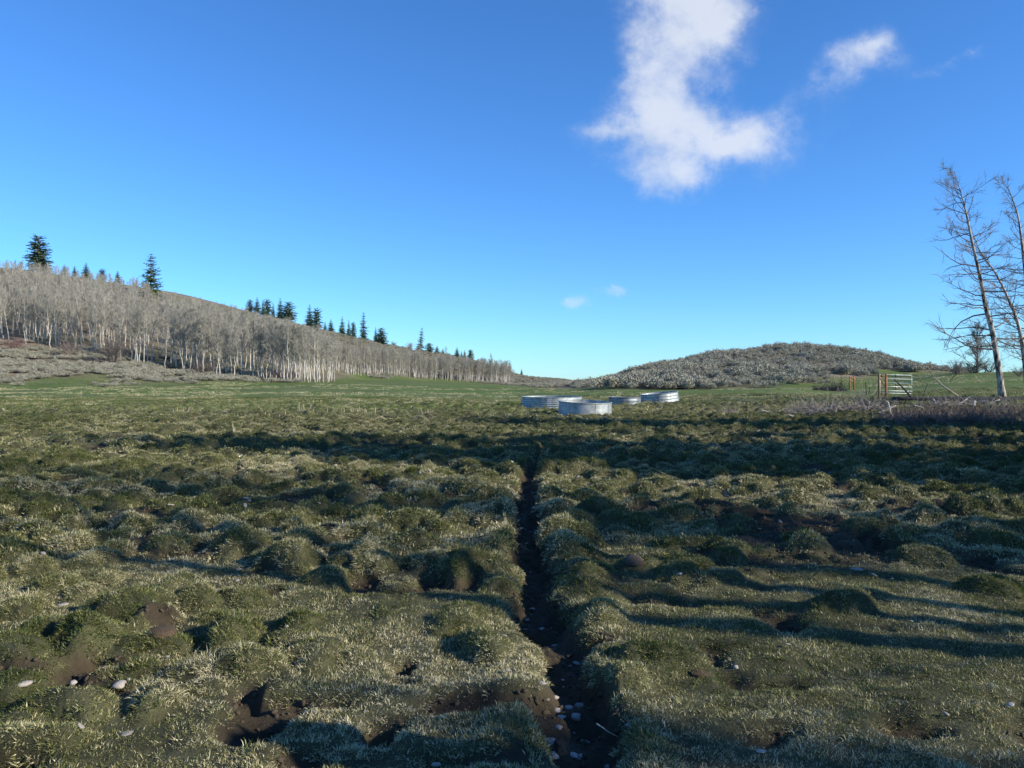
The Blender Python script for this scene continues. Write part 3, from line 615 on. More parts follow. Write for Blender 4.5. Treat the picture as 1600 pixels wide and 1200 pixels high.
CONS = [  # u, top row, bottom row, width px, kind, label
    (61, 367, 424, 37, 'dome', 'large dense round-topped fir on the ridge, leftmost of the conifers'),
    (101, 413, 436, 12, 'full', 'small conifer tip just right of the large round-topped fir'),
    (117, 415, 438, 11, 'spire', 'small thin conifer tip, second to the right of the round-topped fir'),
    (135, 410, 437, 17, 'full', 'tallest of the small conifers between the two big ridge firs'),
    (160, 420, 440, 14, 'full2', 'stubby small conifer midway between the two big ridge firs'),
    (184, 423, 443, 13, 'full', 'small conifer nearest on the left to the big layered fir'),
    (236, 395, 465, 40, 'layer', 'big layered fir with open branches and yellow-green lower boughs on slope'),
    (391, 468, 489, 13, 'full2', 'leftmost conifer of the dense clump right of the bare crest'),
    (402, 464, 492, 15, 'full', 'tallest conifer at left end of the dense ridge clump'),
    (411, 468, 493, 10, 'spire', 'thin conifer in the middle of the dense ridge clump'),
    (418, 467, 495, 16, 'full2', 'bushy dark conifer in the middle of the dense ridge clump'),
    (427, 473, 497, 9, 'spire', 'thin short conifer in the gap of the dense ridge clump'),
    (438, 465, 499, 17, 'full', 'pointed conifer beside the broad one at right end of dense clump'),
    (451, 471, 503, 25, 'dome', 'broad round conifer at right end of the dense ridge clump'),
    (484, 475, 508, 18, 'full', 'taller pointed conifer of the close pair past the dense clump'),
    (495, 481, 515, 19, 'full2', 'broader shorter conifer of the close pair past the dense clump'),
    (508, 502, 519, 9, 'spire', 'very small conifer just right of the close pair'),
    (517, 498, 520, 14, 'full', 'small broad conifer right of the close pair'),
    (535, 494, 523, 14, 'full', 'conical conifer left of the twin small ones on the ridge'),
    (545, 499, 525, 10, 'spire', 'left one of the twin small conifers left of the tall spire'),
    (552, 503, 526, 10, 'full2', 'right one of the twin small conifers left of the tall spire'),
    (568, 487, 530, 16, 'narrow', 'tall narrow spire conifer standing alone on the ridge'),
    (587, 510, 533, 9, 'spire', 'thin conifer joined to the broad one right of the tall spire'),
    (596, 512, 535, 20, 'dome', 'broad low conifer right of the tall spire'),
    (656, 511, 547, 15, 'lean', 'ragged conifer leaning right beside the reddish shrub'),
    (671, 536, 549, 15, 'full2', 'squat conifer right of the ragged leaning one'),
    (683, 540, 551, 11, 'full', 'small conifer second to the right of the leaning one'),
    (692, 544, 553, 7, 'spire', 'tiny conifer at the end of the row beside the leaning one'),
    (714, 542, 558, 11, 'full', 'pointed conifer at left of the small far ridge group'),
    (721, 548, 559, 6, 'spire', 'tiny conifer second in the small far ridge group'),
    (726, 546, 560, 7, 'full', 'small conifer third in the small far ridge group'),
    (735, 546, 561, 11, 'full2', 'bushy conifer at right end of the small far ridge group'),
    (768, 557, 567, 7, 'full', 'tiny lone conifer low on the falling ridge'),
    (815, 576, 590, 6, 'full', 'tiny conifer at the foot of the ridge by the saddle')]
def crest_depth(u):
    Ys = np.linspace(120, 460, 341); X = (u - 800) / F * Ys; el = (base_z(X, Ys) - EYE) / Ys; return float(Ys[int(np.argmax(el))])
for k, (u, vt, vb, w, kind, lab) in enumerate(CONS):
    Y = crest_depth(u) + 1.0
    if kind == 'layer': Y = 235.0
    X = (u - 800) / F * Y; z = gz(X, Y); top = V(Y, vt); base = min(z, V(Y, vb)) if kind == 'layer' else z
    h = max(top - base, 2.0); e = empty('conifer_tree', (X, Y, base), 1.7 * k); vis = w / F * Y; dia = {'dome': 6.6, 'layer': 7.0, 'spire': 3.4, 'full': 5.0, 'full2': 5.6, 'narrow': 3.3, 'lean': 3.8}[kind]
    e.scale = (vis / dia, vis / dia, h / CON_H[kind])
    if kind == 'lean': e.rotation_euler = (0, .10, 0)
    tag(e, lab, 'conifer', 'conifers along the left ridge'); obj('trunk', CON[kind][0], None, e); obj('crown', CON[kind][1], None, e)
    if kind == 'layer':                      # lower boughs in yellower needles
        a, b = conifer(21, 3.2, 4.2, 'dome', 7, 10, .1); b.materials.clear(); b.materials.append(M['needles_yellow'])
        o = obj('lower_bough', b, None, e, (0.3, -.3, -.2)); o['label'] = 'yellow-green lower boughs'; o.scale = (.8, .8, .9)

def shrub_mesh(seed, H, R, n, tr):
    rng = np.random.default_rng(seed); br = MB(); A, B = [], []
    for i in range(n):
        az = rng.uniform(0, 6.283); tl = abs(rng.normal(0, .5)); d = np.array([math.cos(az) * math.sin(tl), math.sin(az) * math.sin(tl), math.cos(tl)])
        p = np.array([rng.normal(0, R * .12), rng.normal(0, R * .12), -.05]); L = H * rng.uniform(.65, 1.05); pts = curve_to(p, d, L, 5, rng, .14, .02)
        br.tube(pts, np.linspace(tr * 2.2, tr * .8, 6), 3, False)
        for s in range(9):
            g = rng.uniform(.25, 1); k = min(int(g * 5), 4); q = pts[k] + (pts[k + 1] - pts[k]) * (g * 5 - k); dd = unit(unit(pts[k + 1] - pts[k]) + rng.normal(0, .6, 3)); e = q + dd * L * .32 * rng.uniform(.4, 1.1)
            A.append(q); B.append(e)
            for t in range(4): c = q + (e - q) * rng.uniform(.3, 1); A.append(c); B.append(c + unit(dd + rng.normal(0, .7, 3)) * L * .14)
    br.cones(A, B, tr * .8); return br.mesh('bare_shrub')
SHR = [shrub_mesh(400 + i, 3.0, 1.6, 26, .016) for i in range(3)]
def shrub(u, Y, h, w, label, mat='shrub', name='bare_shrub', k=0, group=None):
    p = on_ground(u, Y); me = SHR[k % 3].copy(); me.materials.clear(); me.materials.append(M[mat]); o = obj(name, me, None, None, p); s = w / 3.6; o.scale = (s, s, h / 3.0); o.rotation_euler = (0, 0, u)
    return tag(o, label, 'shrub', group)
shrub(178, 137, 4.6, 7.0, 'large dark rounded leafless shrub before the aspens above the sagebrush band')
shrub(108, 141, 3.0, 5.2, 'dark leafless shrub left of the large rounded one at the wood edge', k=1)
shrub(22, 143, 2.6, 6.0, 'low reddish-brown leafless shrub at wood edge by the left frame side', 'red_shrub', k=2)
shrub(318, 139, 2.2, 6.0, 'low dark undergrowth shrub under the near grove, left of its middle', k=2)
shrub(440, 141, 2.2, 6.5, 'low reddish undergrowth shrub among the near grove trunks', 'red_shrub', k=1)
shrub(641, crest_depth(641) - 1, 3.0, 5.0, 'reddish leafless round shrub on the ridge left of the leaning conifer', 'red_shrub', k=0)
shrub(615, crest_depth(615), 2.2, 4.0, 'pale leafless shrub on the ridge right of the broad low conifer', k=1)
shrub(755, crest_depth(755), 2.6, 4.5, 'leafless shrub on the ridge left of the tiny lone conifer', k=2)
shrub(785, crest_depth(785) - 2, 3.0, 5.0, 'leafless shrub on the ridge right of the tiny lone conifer', k=0)
shrub(700, 281, 3.6, 7.0, 'dark leafless thicket shrub inside the distant aspen row', k=1)
shrub(1495, 93, 1.7, 3.4, 'dark low shrub on the green rise, left of the pair at skyline', k=0)
shrub(1522, 97, 1.8, 4.6, 'wide brown shrub on the skyline below the bare bushy tree', k=1)
shrub(1545, 99, 1.4, 4.0, 'low brown shrub on the skyline just behind the leaning aspen trunk', k=2)
shrub(1592, 84, 1.1, 2.2, 'pale low shrub on the green rise at the right frame edge', k=2)

# ------------------------------------------------------------------ sagebrush
def sage_mesh(seed, n=200):
    rng = np.random.default_rng(seed); lobes = [(rng.normal(0, .32), rng.normal(0, .32), rng.uniform(.55, .95), rng.uniform(.26, .42)) for _ in range(6)]
    Vv, Tt, Bl, n0 = [], [], [], 0
    for i in range(n):
        lx, ly, lh, lr = lobes[int(rng.integers(0, 6))]; a = rng.uniform(0, 6.283); r = lr * math.sqrt(rng.random()); tipx, tipy = lx + r * math.cos(a), ly + r * math.sin(a)
        tz = lh * (1 - .5 * (r / lr) ** 2) * rng.uniform(.75, 1.15); base = np.array([tipx * .45, tipy * .45, tz * rng.uniform(0, .35)]); tip = np.array([tipx, tipy, tz])
        d = tip - base
        for j in range(4):                     # leafy spray: broad little leaves along the stem
            g = .35 + .65 * (j + rng.random()) / 4; c = base + d * g; q = unit(unit(d) + rng.normal(0, .6, 3)); l = rng.uniform(.08, .15); w = unit(np.cross(q, rng.normal(0, 1, 3))) * l * rng.uniform(.22, .36)
            Vv += [c - w * .6, c + w * .6, c + q * l * .6 + w, c + q * l]; Tt += [(n0, n0 + 1, n0 + 2), (n0, n0 + 2, n0 + 3)]; Bl += [rng.random()] * 4; n0 += 4
    b = MB(); b.add(np.array(Vv), Tt); me = b.mesh('sagebrush'); a = me.attributes.new('bl', 'FLOAT', 'POINT'); a.data.foreach_set('value', np.array(Bl, np.float32)); me.materials.append(M['sage']); return me
SAGE = [sage_mesh(500 + i) for i in range(8)]
def place_sage():
    rng = np.random.default_rng(91); cand = []
    # the knoll, thick with sagebrush
    for i in range(5200):
        u = rng.uniform(895, 1530); Y = math.sqrt(rng.uniform(74 ** 2, 165 ** 2)); X = (u - 800) / F * Y; h = float(hill_mask(np.array([X]), np.array([Y]))[0])
        if rng.random() > h * 1.05 - .02 and not (h > .02 and rng.random() < .03): continue
        if u > 1470 and rng.random() < (u - 1470) / 50: continue
        if vnoise(X, Y, 3.2, 95) * .6 + vnoise(X, Y, 11, 93) * .4 < (.30 if u > 990 else .15): continue
        cand.append((Y, X, rng.uniform(.5, 1.0) * (.7 + 1.1 * float(vnoise(X, Y, 6, 94)))))
    # keep bushes apart
    cand.sort(); grid = {}; keep = []
    for (Y, X, s) in cand:
        k = (int(X // 1.0), int(Y // 1.0)); ok = True
        for a in (-1, 0, 1):
            for b in (-1, 0, 1):
                for (x2, y2) in grid.get((k[0] + a, k[1] + b), ()):
                    if (x2 - X) ** 2 + (y2 - Y) ** 2 < .55 ** 2: ok = False
        if ok: grid.setdefault(k, []).append((X, Y)); keep.append((Y, X, s))
    P, R, S, I = [], [], [], []
    zn = ['far left tip of the knoll', 'left foot of the knoll behind the tanks', 'knoll foot right of the tanks', 'knoll foot below its top', 'knoll foot left of the small wooden brace', 'right foot of the knoll behind the gate', 'right tip of the knoll beside the green rise']
    for i, (Y, X, s) in enumerate(keep):
        z = gz(X, Y); k = int(rng.integers(0, 8)); rz = rng.uniform(0, 6.283); sz = s * rng.uniform(.85, 1.15)
        if i < 300:
            o = obj('sagebrush', SAGE[k], None, None, (X, Y, z)); o.scale = (s, s, sz); o.rotation_euler = (0, 0, rz); tag(o, 'grey-tan sagebrush bush at the ' + zn[int(np.searchsorted([960, 1040, 1130, 1230, 1320, 1420], X / Y * F + 800))], 'sagebrush', 'sagebrush at the foot of the knoll')
        else: P.append((X, Y, z)); R.append((0, 0, rz)); S.append((s, s, sz)); I.append(k)
    scatter('knoll_sagebrush', np.array(P), np.array(R), np.array(S), np.array(I), rng.random(len(P)), SAGE, 'grey sagebrush covering the upper slope and top of the right-hand knoll', 'sagebrush', M['sage'])
    P, R, S, I = [], [], [], []
    for i in range(3600):                    # the band below the wood, left
        u = rng.uniform(-40, 520); Y = rng.uniform(106, 152); X = (u - 800) / F * Y; h = float(hill_mask(np.array([X]), np.array([Y]))[0])
        if rng.random() > h or vnoise(X, Y, 5, 96) < .25: continue
        P.append((X, Y, gz(X, Y))); s = rng.uniform(.6, 1.05); S.append((s * 1.25, s * 1.25, s * .85)); R.append((0, 0, rng.uniform(0, 6.28))); I.append(int(rng.integers(0, 8)))
    scatter('sagebrush_band', np.array(P), np.array(R), np.array(S), np.array(I), rng.random(len(P)), SAGE, 'low grey sagebrush band between the green pasture and the wooded slope', 'sagebrush', M['sage'])
    P, R, S, I = [], [], [], []
    for i in range(7000):                    # saddle and the bare ridge flank
        u = rng.uniform(420, 960); Y = rng.uniform(120, 460) if u > 800 else rng.uniform(215, 380); X = (u - 800) / F * Y; h = float(hill_mask(np.array([X]), np.array([Y]))[0])
        if rng.random() > h or vnoise(X, Y, 8, 97) < .28: continue
        P.append((X, Y, gz(X, Y))); s = rng.uniform(.6, 1.1); S.append((s * 1.4, s * 1.4, s * .9)); R.append((0, 0, rng.uniform(0, 6.28))); I.append(int(rng.integers(0, 8)))
    scatter('ridge_sagebrush', np.array(P), np.array(R), np.array(S), np.array(I), rng.random(len(P)), SAGE, 'distant sagebrush dotting the bare ridge flank and the saddle', 'sagebrush', M['sage'])
place_sage()

# ------------------------------------------------------------------ the leaning trees at right, and the grove beyond the frame that shades the field
def hero_tree(name, label, group, pix, Y0, r0, seed, nb, blen, side, ymul=None, first=.2, rise=None, sub=6, twig=6, tr=.008, twl=.45, cat='aspen'):
    """trunk traced from photo pixels (bottom first) at its own depth"""
    pts = np.array([px(u, v, Y0 + (ymul[i] if ymul else 0)) for i, (u, v) in enumerate(pix)]); base = pts[0].copy(); g = gz(base[0], base[1]); base[2] = g; pts[0][2] = g - .15
    loc = pts - base; n = 22; s = np.linspace(0, 1, len(loc)); ss = np.linspace(0, 1, n); path = np.stack([np.interp(ss, s, loc[:, k]) for k in range(3)], -1)
    path[1:-1] = (path[:-2] + path[1:-1] * 2 + path[2:]) / 4
    rad = np.interp(ss, [0, .04, .12, .5, .8, 1], [r0 * 1.5, r0 * 1.12, r0, r0 * .6, r0 * .3, r0 * .07])
    tk, br, tw = bare_tree(seed, path, rad, first, nb, blen, rise or (lambda f: .05 + .7 * f * f), sub, twig, tr, twl, side, .15, 9, 1.0, 4)
    e = empty(name, base); tag(e, label, cat, group)
    b = obj('trunk', tk.mesh(name + '_trunk', True), M['hero_bark'], e); obj('branches', br.mesh(name + '_branches', True), M['hero_twig'], e); obj('twigs', tw.mesh(name + '_twigs'), M['hero_tip'], e)
    return e
T1 = [(1566, 618), (1564, 598), (1558, 566), (1554, 536), (1548, 506), (1540, 484), (1537, 465), (1532.5, 437), (1523, 400), (1515.6, 366), (1511, 340), (1506, 321), (1500, 297), (1490, 268)]
hero_tree('aspen_tree', 'tall leaning leafless aspen rising behind the fallen log, fully in frame', None, T1, 46, .17, 611, 58, lambda f: 4.0 - 2.4 * f if f < .92 else .8, math.pi, sub=6, twig=6, tr=.0072, twl=.55, rise=lambda f: -.05 + .55 * f * f)
T2 = [(1606, 622), (1603, 590), (1600, 558), (1596, 530), (1590, 502), (1582, 482), (1577, 472), (1562, 437), (1546, 413), (1532, 398), (1522, 372), (1516, 352)]
hero_tree('aspen_tree', 'leafless aspen leaning left behind the tall one, trunk cut by right frame edge', None, T2, 48, .13, 622, 44, lambda f: 3.0 - 1.9 * f, math.pi, sub=6, twig=6, tr=.0072, twl=.55)
T3 = [(1618, 622), (1612, 540), (1606, 470), (1600, 415), (1595, 372), (1590.6, 338), (1581, 310), (1571, 288)]
hero_tree('aspen_tree', 'pale twiggy leafless aspen crown at the right frame edge', None, T3, 52, .14, 633, 54, lambda f: 3.0 - 1.7 * f, math.pi, sub=6, twig=7, first=.12, tr=.0065, twl=.55)
p = on_ground(1527, 101); rng = np.random.default_rng(5); pth, rd = straight_trunk(rng, 5.2, .13, .05)
tk, br, tw = bare_tree(641, pth, rd, .10, 46, lambda f: 3.0 * (1.1 - .7 * f), lambda f: .4 + .8 * f, 7, 7, .015, .6); br.add(np.concatenate(tw.v), np.concatenate(tw.t))
e = tag(empty('bare_bushy_tree', p), 'round bushy leafless tree on the skyline left of the leaning trunks', 'tree'); obj('trunk', tk.mesh('bushy_trunk', True), M['shrub'], e); obj('crown', br.mesh('bushy_crown'), M['shrub'], e)

def grove():
    """aspens, firs and added short willows standing right of the frame; only their shadows fall into the picture"""
    var = []
    for i in range(5):
        rng = np.random.default_rng(700 + i); H = [13.5, 12.5, 14.5, 13, 7.2][i]; pth, rd = straight_trunk(rng, H, [.19, .17, .19, .16, .09][i], H * .008, rng.normal(0, .025, 2), 12)
        tk, br, tw = bare_tree(710 + i, pth, rd, .34 if i < 4 else .2, [22, 24, 46, 44, 60][i], lambda f: (2.9 - 1.7 * f) * (1 if i < 4 else .6), lambda f: .4 + .6 * f, [4, 4, 7, 7, 8][i], [4, 4, 6, 6, 8][i], [.006, .006, .010, .010, .010][i], .5, None, .12, 8, 1.0, 4)
        a, b, c = tk.mesh('grove_trunk', True), br.mesh('grove_branches'), tw.mesh('grove_twigs'); a.materials.append(M['hero_bark']); b.materials.append(M['hero_twig']); c.materials.append(M['hero_tip']); var.append((a, b, c))
    spots = [(12.4, .9, 0, 1.0), (12.8, 2.4, 1, 1.0), (11.4, 1.9, 1, .8), (14.2, 3.6, 0, 1.0), (10.2, 3.0, 1, .85), (16.0, 4.6, 1, 1.0),
             (20.0, 2.2, 3, 1.05), (21.5, .6, 2, 1.0), (13.2, -1.5, 4, .84), (10.9, -.9, 4, .68), (12.2, -2.2, 4, .78)]  # last three are willow-like, added with thickened twigs to dim the near turf
    for i, (x, y, k, s) in enumerate(spots):
        e = empty('aspen_tree', (x, y, gz(x, y)), i * 1.3); e.scale = (s, s, s); tag(e, ('leafless aspen standing beyond the right frame edge, shadow falling across the pasture' if k < 4 else 'short unseen willow-like tree added beyond the lower right frame corner to dim the turf'), 'aspen', 'aspens beyond the right frame edge')
        for nm, me in zip(('trunk', 'branches', 'twigs'), var[k]): obj(nm, me, None, e)
    for i, (x, y, h, w, kd) in enumerate([(15.9, 10.4, 13.2, 5.4, 'full2'), (18.6, 9.2, 13.5, 4.8, 'full'), (20.0, 1.6, 14.5, 3.4, 'full'), (21.0, 11.8, 13.2, 5.0, 'dome'), (22.7, 22.4, 14, 4.6, 'full'), (26.0, 19.5, 14, 5.0, 'full2'), (24.5, 15.0, 12.5, 4.6, 'full')]):
        e = empty('conifer_tree', (x, y, gz(x, y)), i * 2.1); dia = {'dome': 6.6, 'full': 5.0, 'full2': 5.6}[kd]; e.scale = (w / dia, w / dia, h / CON_H[kd])
        tag(e, 'dark fir standing beyond the right frame edge, shadow falling across the pasture', 'conifer', 'firs beyond the right frame edge'); obj('trunk', CON[kd][0], None, e); obj('crown', CON[kd][1], None, e)
grove()
def snag():  # invented unseen snag, placed so its tip casts the rounded foreground shadow
    b = MB(); rng = np.random.default_rng(3); z = np.linspace(-.2, 1.72, 12); pts = np.stack([.03 * np.sin(z * 3), .02 * np.cos(z * 4), z], -1); b.tube(pts, np.interp(z, [-.2, 0, .3, 1.5, 1.72], [.34, .30, .22, .20, .12]), 12)
    for i in range(7): a = i * .9; p0 = np.array([.1 * math.cos(a), .1 * math.sin(a), 1.62]); b.tube(np.array([p0, p0 + [0, 0, rng.uniform(.06, .2)]]), [.05, .01], 4)
    e = empty('shadow_snag', (2.55, 2.18, gz(2.55, 2.18))); tag(e, 'unseen snag added beyond the lower right frame edge to cast a rounded shadow', 'shadow caster'); obj('trunk', b.mesh('snag_trunk', True), M['grey_wood'], e)
    c = MB(); c.tube(curve_to([.1, .1, 1.1], [.5, .3, .6], .5, 4, rng, .1, 0), [.05, .04, .03, .025, .01], 6); obj('branch_stub', c.mesh('shadow_snag_stub', True), M['grey_wood'], e)
snag()

# ------------------------------------------------------------------ stock tanks
def lathe(prof, n, b, a0=0, a1=2 * math.pi):
    prof = np.asarray(prof, float); th = np.linspace(a0, a1, n, endpoint=False); k = len(prof)
    v = np.stack([prof[None, :, 0] * np.cos(th)[:, None], prof[None, :, 0] * np.sin(th)[:, None], np.repeat(prof[None, :, 1], n, 0)], -1).reshape(-1, 3)
    i = np.arange(n)[:, None]; j = np.arange(k - 1)[None, :]; i2 = (i + 1) % n
    b.add(v, None, np.stack([i * k + j, i2 * k + j, i2 * k + j + 1, i * k + j + 1], -1).reshape(-1, 4))
def tank(u, Y, R, H, label, ribs, mat, tilt=(0, 0), rz=0, dz=0, facets=72):
    X = (u - 800) / F * Y; e = empty('stock_tank', (X, Y, gz(X, Y) + dz), 0); e.rotation_euler = (tilt[0], tilt[1], rz); tag(e, label, 'water trough', 'stock tanks in the pasture')
    z = np.linspace(0, H, 41); amp = {0: .003, 2: .007, 3: .008, 5: .013}[ribs]
    rip = amp * np.sin(z / H * 2 * math.pi * (ribs or 1)) * np.clip(np.minimum(z, H - z) / .05, 0, 1); w = MB()
    lathe(np.concatenate([np.stack([R + rip, z], -1), np.stack([R - .008 + rip[::-1], z[::-1]], -1)]), facets, w); th = np.arctan2(w.v[0][:, 1], w.v[0][:, 0]); dent = 1 + .006 * np.sin(3 * th + u) * w.v[0][:, 2] / H + .008 * np.exp(-((th + 1.3) / .25) ** 2) * np.sin(w.v[0][:, 2] / H * 3.1); w.v[0][:, :2] *= dent[:, None]; obj('wall', w.mesh('tank_wall', True), M[mat], e)
    r = MB(); a = np.linspace(0, 2 * math.pi, 9); lathe(np.stack([R + .004 + .026 * np.cos(a), H + .004 + .022 * np.sin(a)], -1), facets, r); obj('rim', r.mesh('tank_rim', True), M[mat], e)
    f = MB(); lathe([[.001, .035], [R - .03, .035], [R - .03, .02], [.001, .02]], facets, f); obj('floor', f.mesh('tank_floor'), M['galv_dull'], e)
    f = MB(); lathe([[R + .005, .0], [R + .022, .01], [R + .022, .035], [R + .005, .045]], facets, f); obj('base_ring', f.mesh('tank_base_ring', True), M[mat], e)
    for k, az in enumerate((-1.75, -1.1, .6, 2.2)):
        s = MB(); zz = np.linspace(.05, H - .03, 3); s.box([(R + .006 + amp) * math.cos(az), (R + .006 + amp) * math.sin(az), H / 2], (.006, .05, H - .08), [[math.cos(az), -math.sin(az), 0], [math.sin(az), math.cos(az), 0], [0, 0, 1]]); obj('seam', s.mesh('tank_seam'), M[mat], e)
tank(862, 45, 1.70, .60, 'ribbed galvanised stock tank at left, partly behind the front tank', 5, 'galv', (.012, .0))
tank(913.5, 36.5, 1.22, .64, 'front smooth-sided pale galvanised stock tank, nearest of the four', 0, 'galv', (.05, .006), .5, -.05)
tank(976, 47, .93, .46, 'smallest galvanised stock tank, between the front tank and the tilted one', 2, 'galv_dull', (.01, .0), 1.2)
tank(1031, 50, 1.18, .56, 'ribbed stock tank at right, tilted up on one side', 3, 'galv', (.02, -.09), .0, .13)

# ------------------------------------------------------------------ gate, braces, posts
def h_brace(u1, u2, Y, vt, vb, label, flip=1, dY=0.0):
    a = on_ground(u1, Y); b = on_ground(u2, Y + dY); c = (a + b) / 2; c[2] = min(a[2], b[2]); e = tag(empty('fence_brace', c), label, 'fence brace')
    top = V(Y, vt); h = top - c[2]; d = (b - a); d[2] = 0; L = np.linalg.norm(d); d /= L
    for s in (-1, 1):
        m = MB(); z = np.array([-.3, h * .5, h]); m.tube(np.stack([s * d[0] * L / 2 + 0 * z, s * d[1] * L / 2 + 0 * z, z], -1), [.075, .072, .07], 10); obj('post', m.mesh('brace_post', True), M['post_wood'], e)
    m = MB(); m.tube(np.array([-d * L / 2, d * L / 2]) + [0, 0, h - .16], .055, 8); obj('rail', m.mesh('brace_rail', True), M['post_wood'], e)
    m = MB(); m.tube(np.array([-d * L / 2 * flip + [0, 0, h - .24], d * L / 2 * flip + [0, 0, h * .42]]), .042, 8); obj('diagonal', m.mesh('brace_diagonal', True), M['post_wood'], e)
h_brace(1373.5, 1384.5, 53, 584, 622, 'orange-brown wooden fence brace carrying the metal gate')
h_brace(1327.5, 1334.5, 79, 588, 613, 'small orange-brown wooden fence brace left of the gate, farther off')
def gate():
    Y0 = 53.4; a = px(1374, 600, Y0); b = px(1425, 602, Y0 + 1.0); zb, zt = V(Y0, 614), V(Y0, 585); e = tag(empty('metal_gate', (a[0], a[1], zb - .18)), 'pale metal tube gate standing open beside the wooden brace', 'gate')
    o = np.array([a[0], a[1], zb - .18]); d = b - a; d[2] = 0; up = np.array([0, 0, 1.0]); h = zt - zb; g0 = np.array([0, 0, .18])
    for k in range(6):
        f = [0, .13, .36, .56, .78, 1][k]; m = MB(); m.tube(np.array([g0 + up * h * f, g0 + d + up * h * f - up * .06]), .024, 8); obj('rail', m.mesh('gate_rail', True), M['gate_paint'], e)
    for f in (0.02, .5, .99):
        m = MB(); m.tube(np.array([g0 + d * f - up * .03, g0 + d * f + up * h]) - up * .05 * f, .026, 8); obj('upright', m.mesh('gate_upright', True), M['steel_post' if f == .5 else 'gate_paint'], e)
gate()
def steel_post(u, Y, v, label, lean=0.0):
    p = on_ground(u, Y); h = V(Y, v) - p[2]; m = MB(); m.tube(np.array([[0, 0, -.2], [lean * h, 0, h]]), .035, 5); o = obj('fence_post', m.mesh('fence_post'), M['steel_post'], None, p); tag(o, label, 'fence post')
steel_post(1354.5, 64, 597, 'thin dark fence stake leaning between the two wooden braces', -.10)
steel_post(1245, 147, 534, 'dark fence post standing on the top of the knoll')
steel_post(1357, 65, 605, 'short dark fence stake crossing the leaning one', .2)

# ------------------------------------------------------------------ fallen log, brush, sticks
def stick(pix, Y, r, mat, label, name='branch', dY=None, cat='branch', forks=0, seed=0):
    pts = np.array([px(u, v, Y + (dY[i] if dY else 0)) for i, (u, v) in enumerate(pix)]); base = pts.mean(0)
    low = min(p[2] - gz(p[0], p[1]) for p in pts)
    if low > r: pts[:, 2] -= 0 if max(p[2] for p in pts) - min(p[2] for p in pts) > .25 else low - r * .5
    n = 9; s = np.linspace(0, 1, len(pts)); ss = np.linspace(0, 1, n); path = np.stack([np.interp(ss, s, pts[:, k]) for k in range(3)], -1) - base
    rng = np.random.default_rng(seed + int(pix[0][0])); path[1:-1] += rng.normal(0, r * .4, (n - 2, 3)); m = MB(); m.tube(path, np.linspace(r, r * .45, n), 7)
    for f in range(forks):
        k = int(rng.integers(3, 8)); d = unit(path[k] - path[k - 1]) + rng.normal(0, .5, 3); m.tube(curve_to(path[k], d, np.linalg.norm(path[-1] - path[0]) * .3, 3, rng, .15, .1), np.linspace(r * .5, r * .2, 4), 5)
    o = obj(name, m.mesh(name, True), M[mat], None, base); return tag(o, label, cat)
def fallen_log():
    Yl = 42.0; a = px(1395, 622.5, Yl); b = px(1660, 625.5, Yl - 1.5); e = tag(empty('fallen_log', (a[0], a[1], gz(a[0], a[1]))), 'long dark fallen log lying across the right side behind the brush', 'log'); o = np.array(e.location)
    rng = np.random.default_rng(8); s = np.linspace(0, 1, 16)[:, None]; path = a + (b - a) * s + rng.normal(0, .012, (16, 3)) - o; m = MB(); m.tube(path, np.linspace(.10, .17, 16), 12); obj('trunk', m.mesh('log_trunk', True), M['dark_wood'], e)
    for (pix, r, mt, dy) in (([(1424, 621), (1414, 609), (1403, 598), (1397, 593)], .06, 'dark_wood', -.2), ([(1497, 619), (1482, 609), (1472, 602), (1459, 589), (1452, 578), (1447, 569)], .045, 'grey_wood', .1), ([(1424, 622), (1400, 624), (1376, 622)], .06, 'dark_wood', 0),
                             ([(1442, 619), (1448, 603), (1450, 598)], .025, 'dark_wood', .1), ([(1509, 619), (1508, 614)], .035, 'dark_wood', 0), ([(1460, 620), (1458, 612), (1466, 607)], .02, 'grey_wood', .1), ([(1484, 597), (1490, 588), (1499, 582)], .02, 'dark_wood', .1), ([(1418, 624), (1410, 632), (1402, 640)], .03, 'dark_wood', -.3)):
        pts = np.array([px(u, v, Yl + dy) for u, v in pix]) - o; n = 8; q = np.linspace(0, 1, len(pts)); qq = np.linspace(0, 1, n); pp = np.stack([np.interp(qq, q, pts[:, k]) for k in range(3)], -1); m = MB(); m.tube(pp, np.linspace(r, r * .4, n), 7); obj('limb', m.mesh('log_limb', True), M[mt], e)
    for (u, y2) in ((1400, 0), (1520, 0), (1610, 0)):                  # stub limbs it rests on
        p = px(u, 624, Yl - .3); g = gz(p[0], p[1]); m = MB(); m.tube(np.array([[p[0], p[1], p[2]], [p[0] + .1, p[1] - .1, g - .05]]) - o, [.05, .06], 6); obj('limb', m.mesh('log_prop', True), M['dark_wood'], e)
fallen_log()
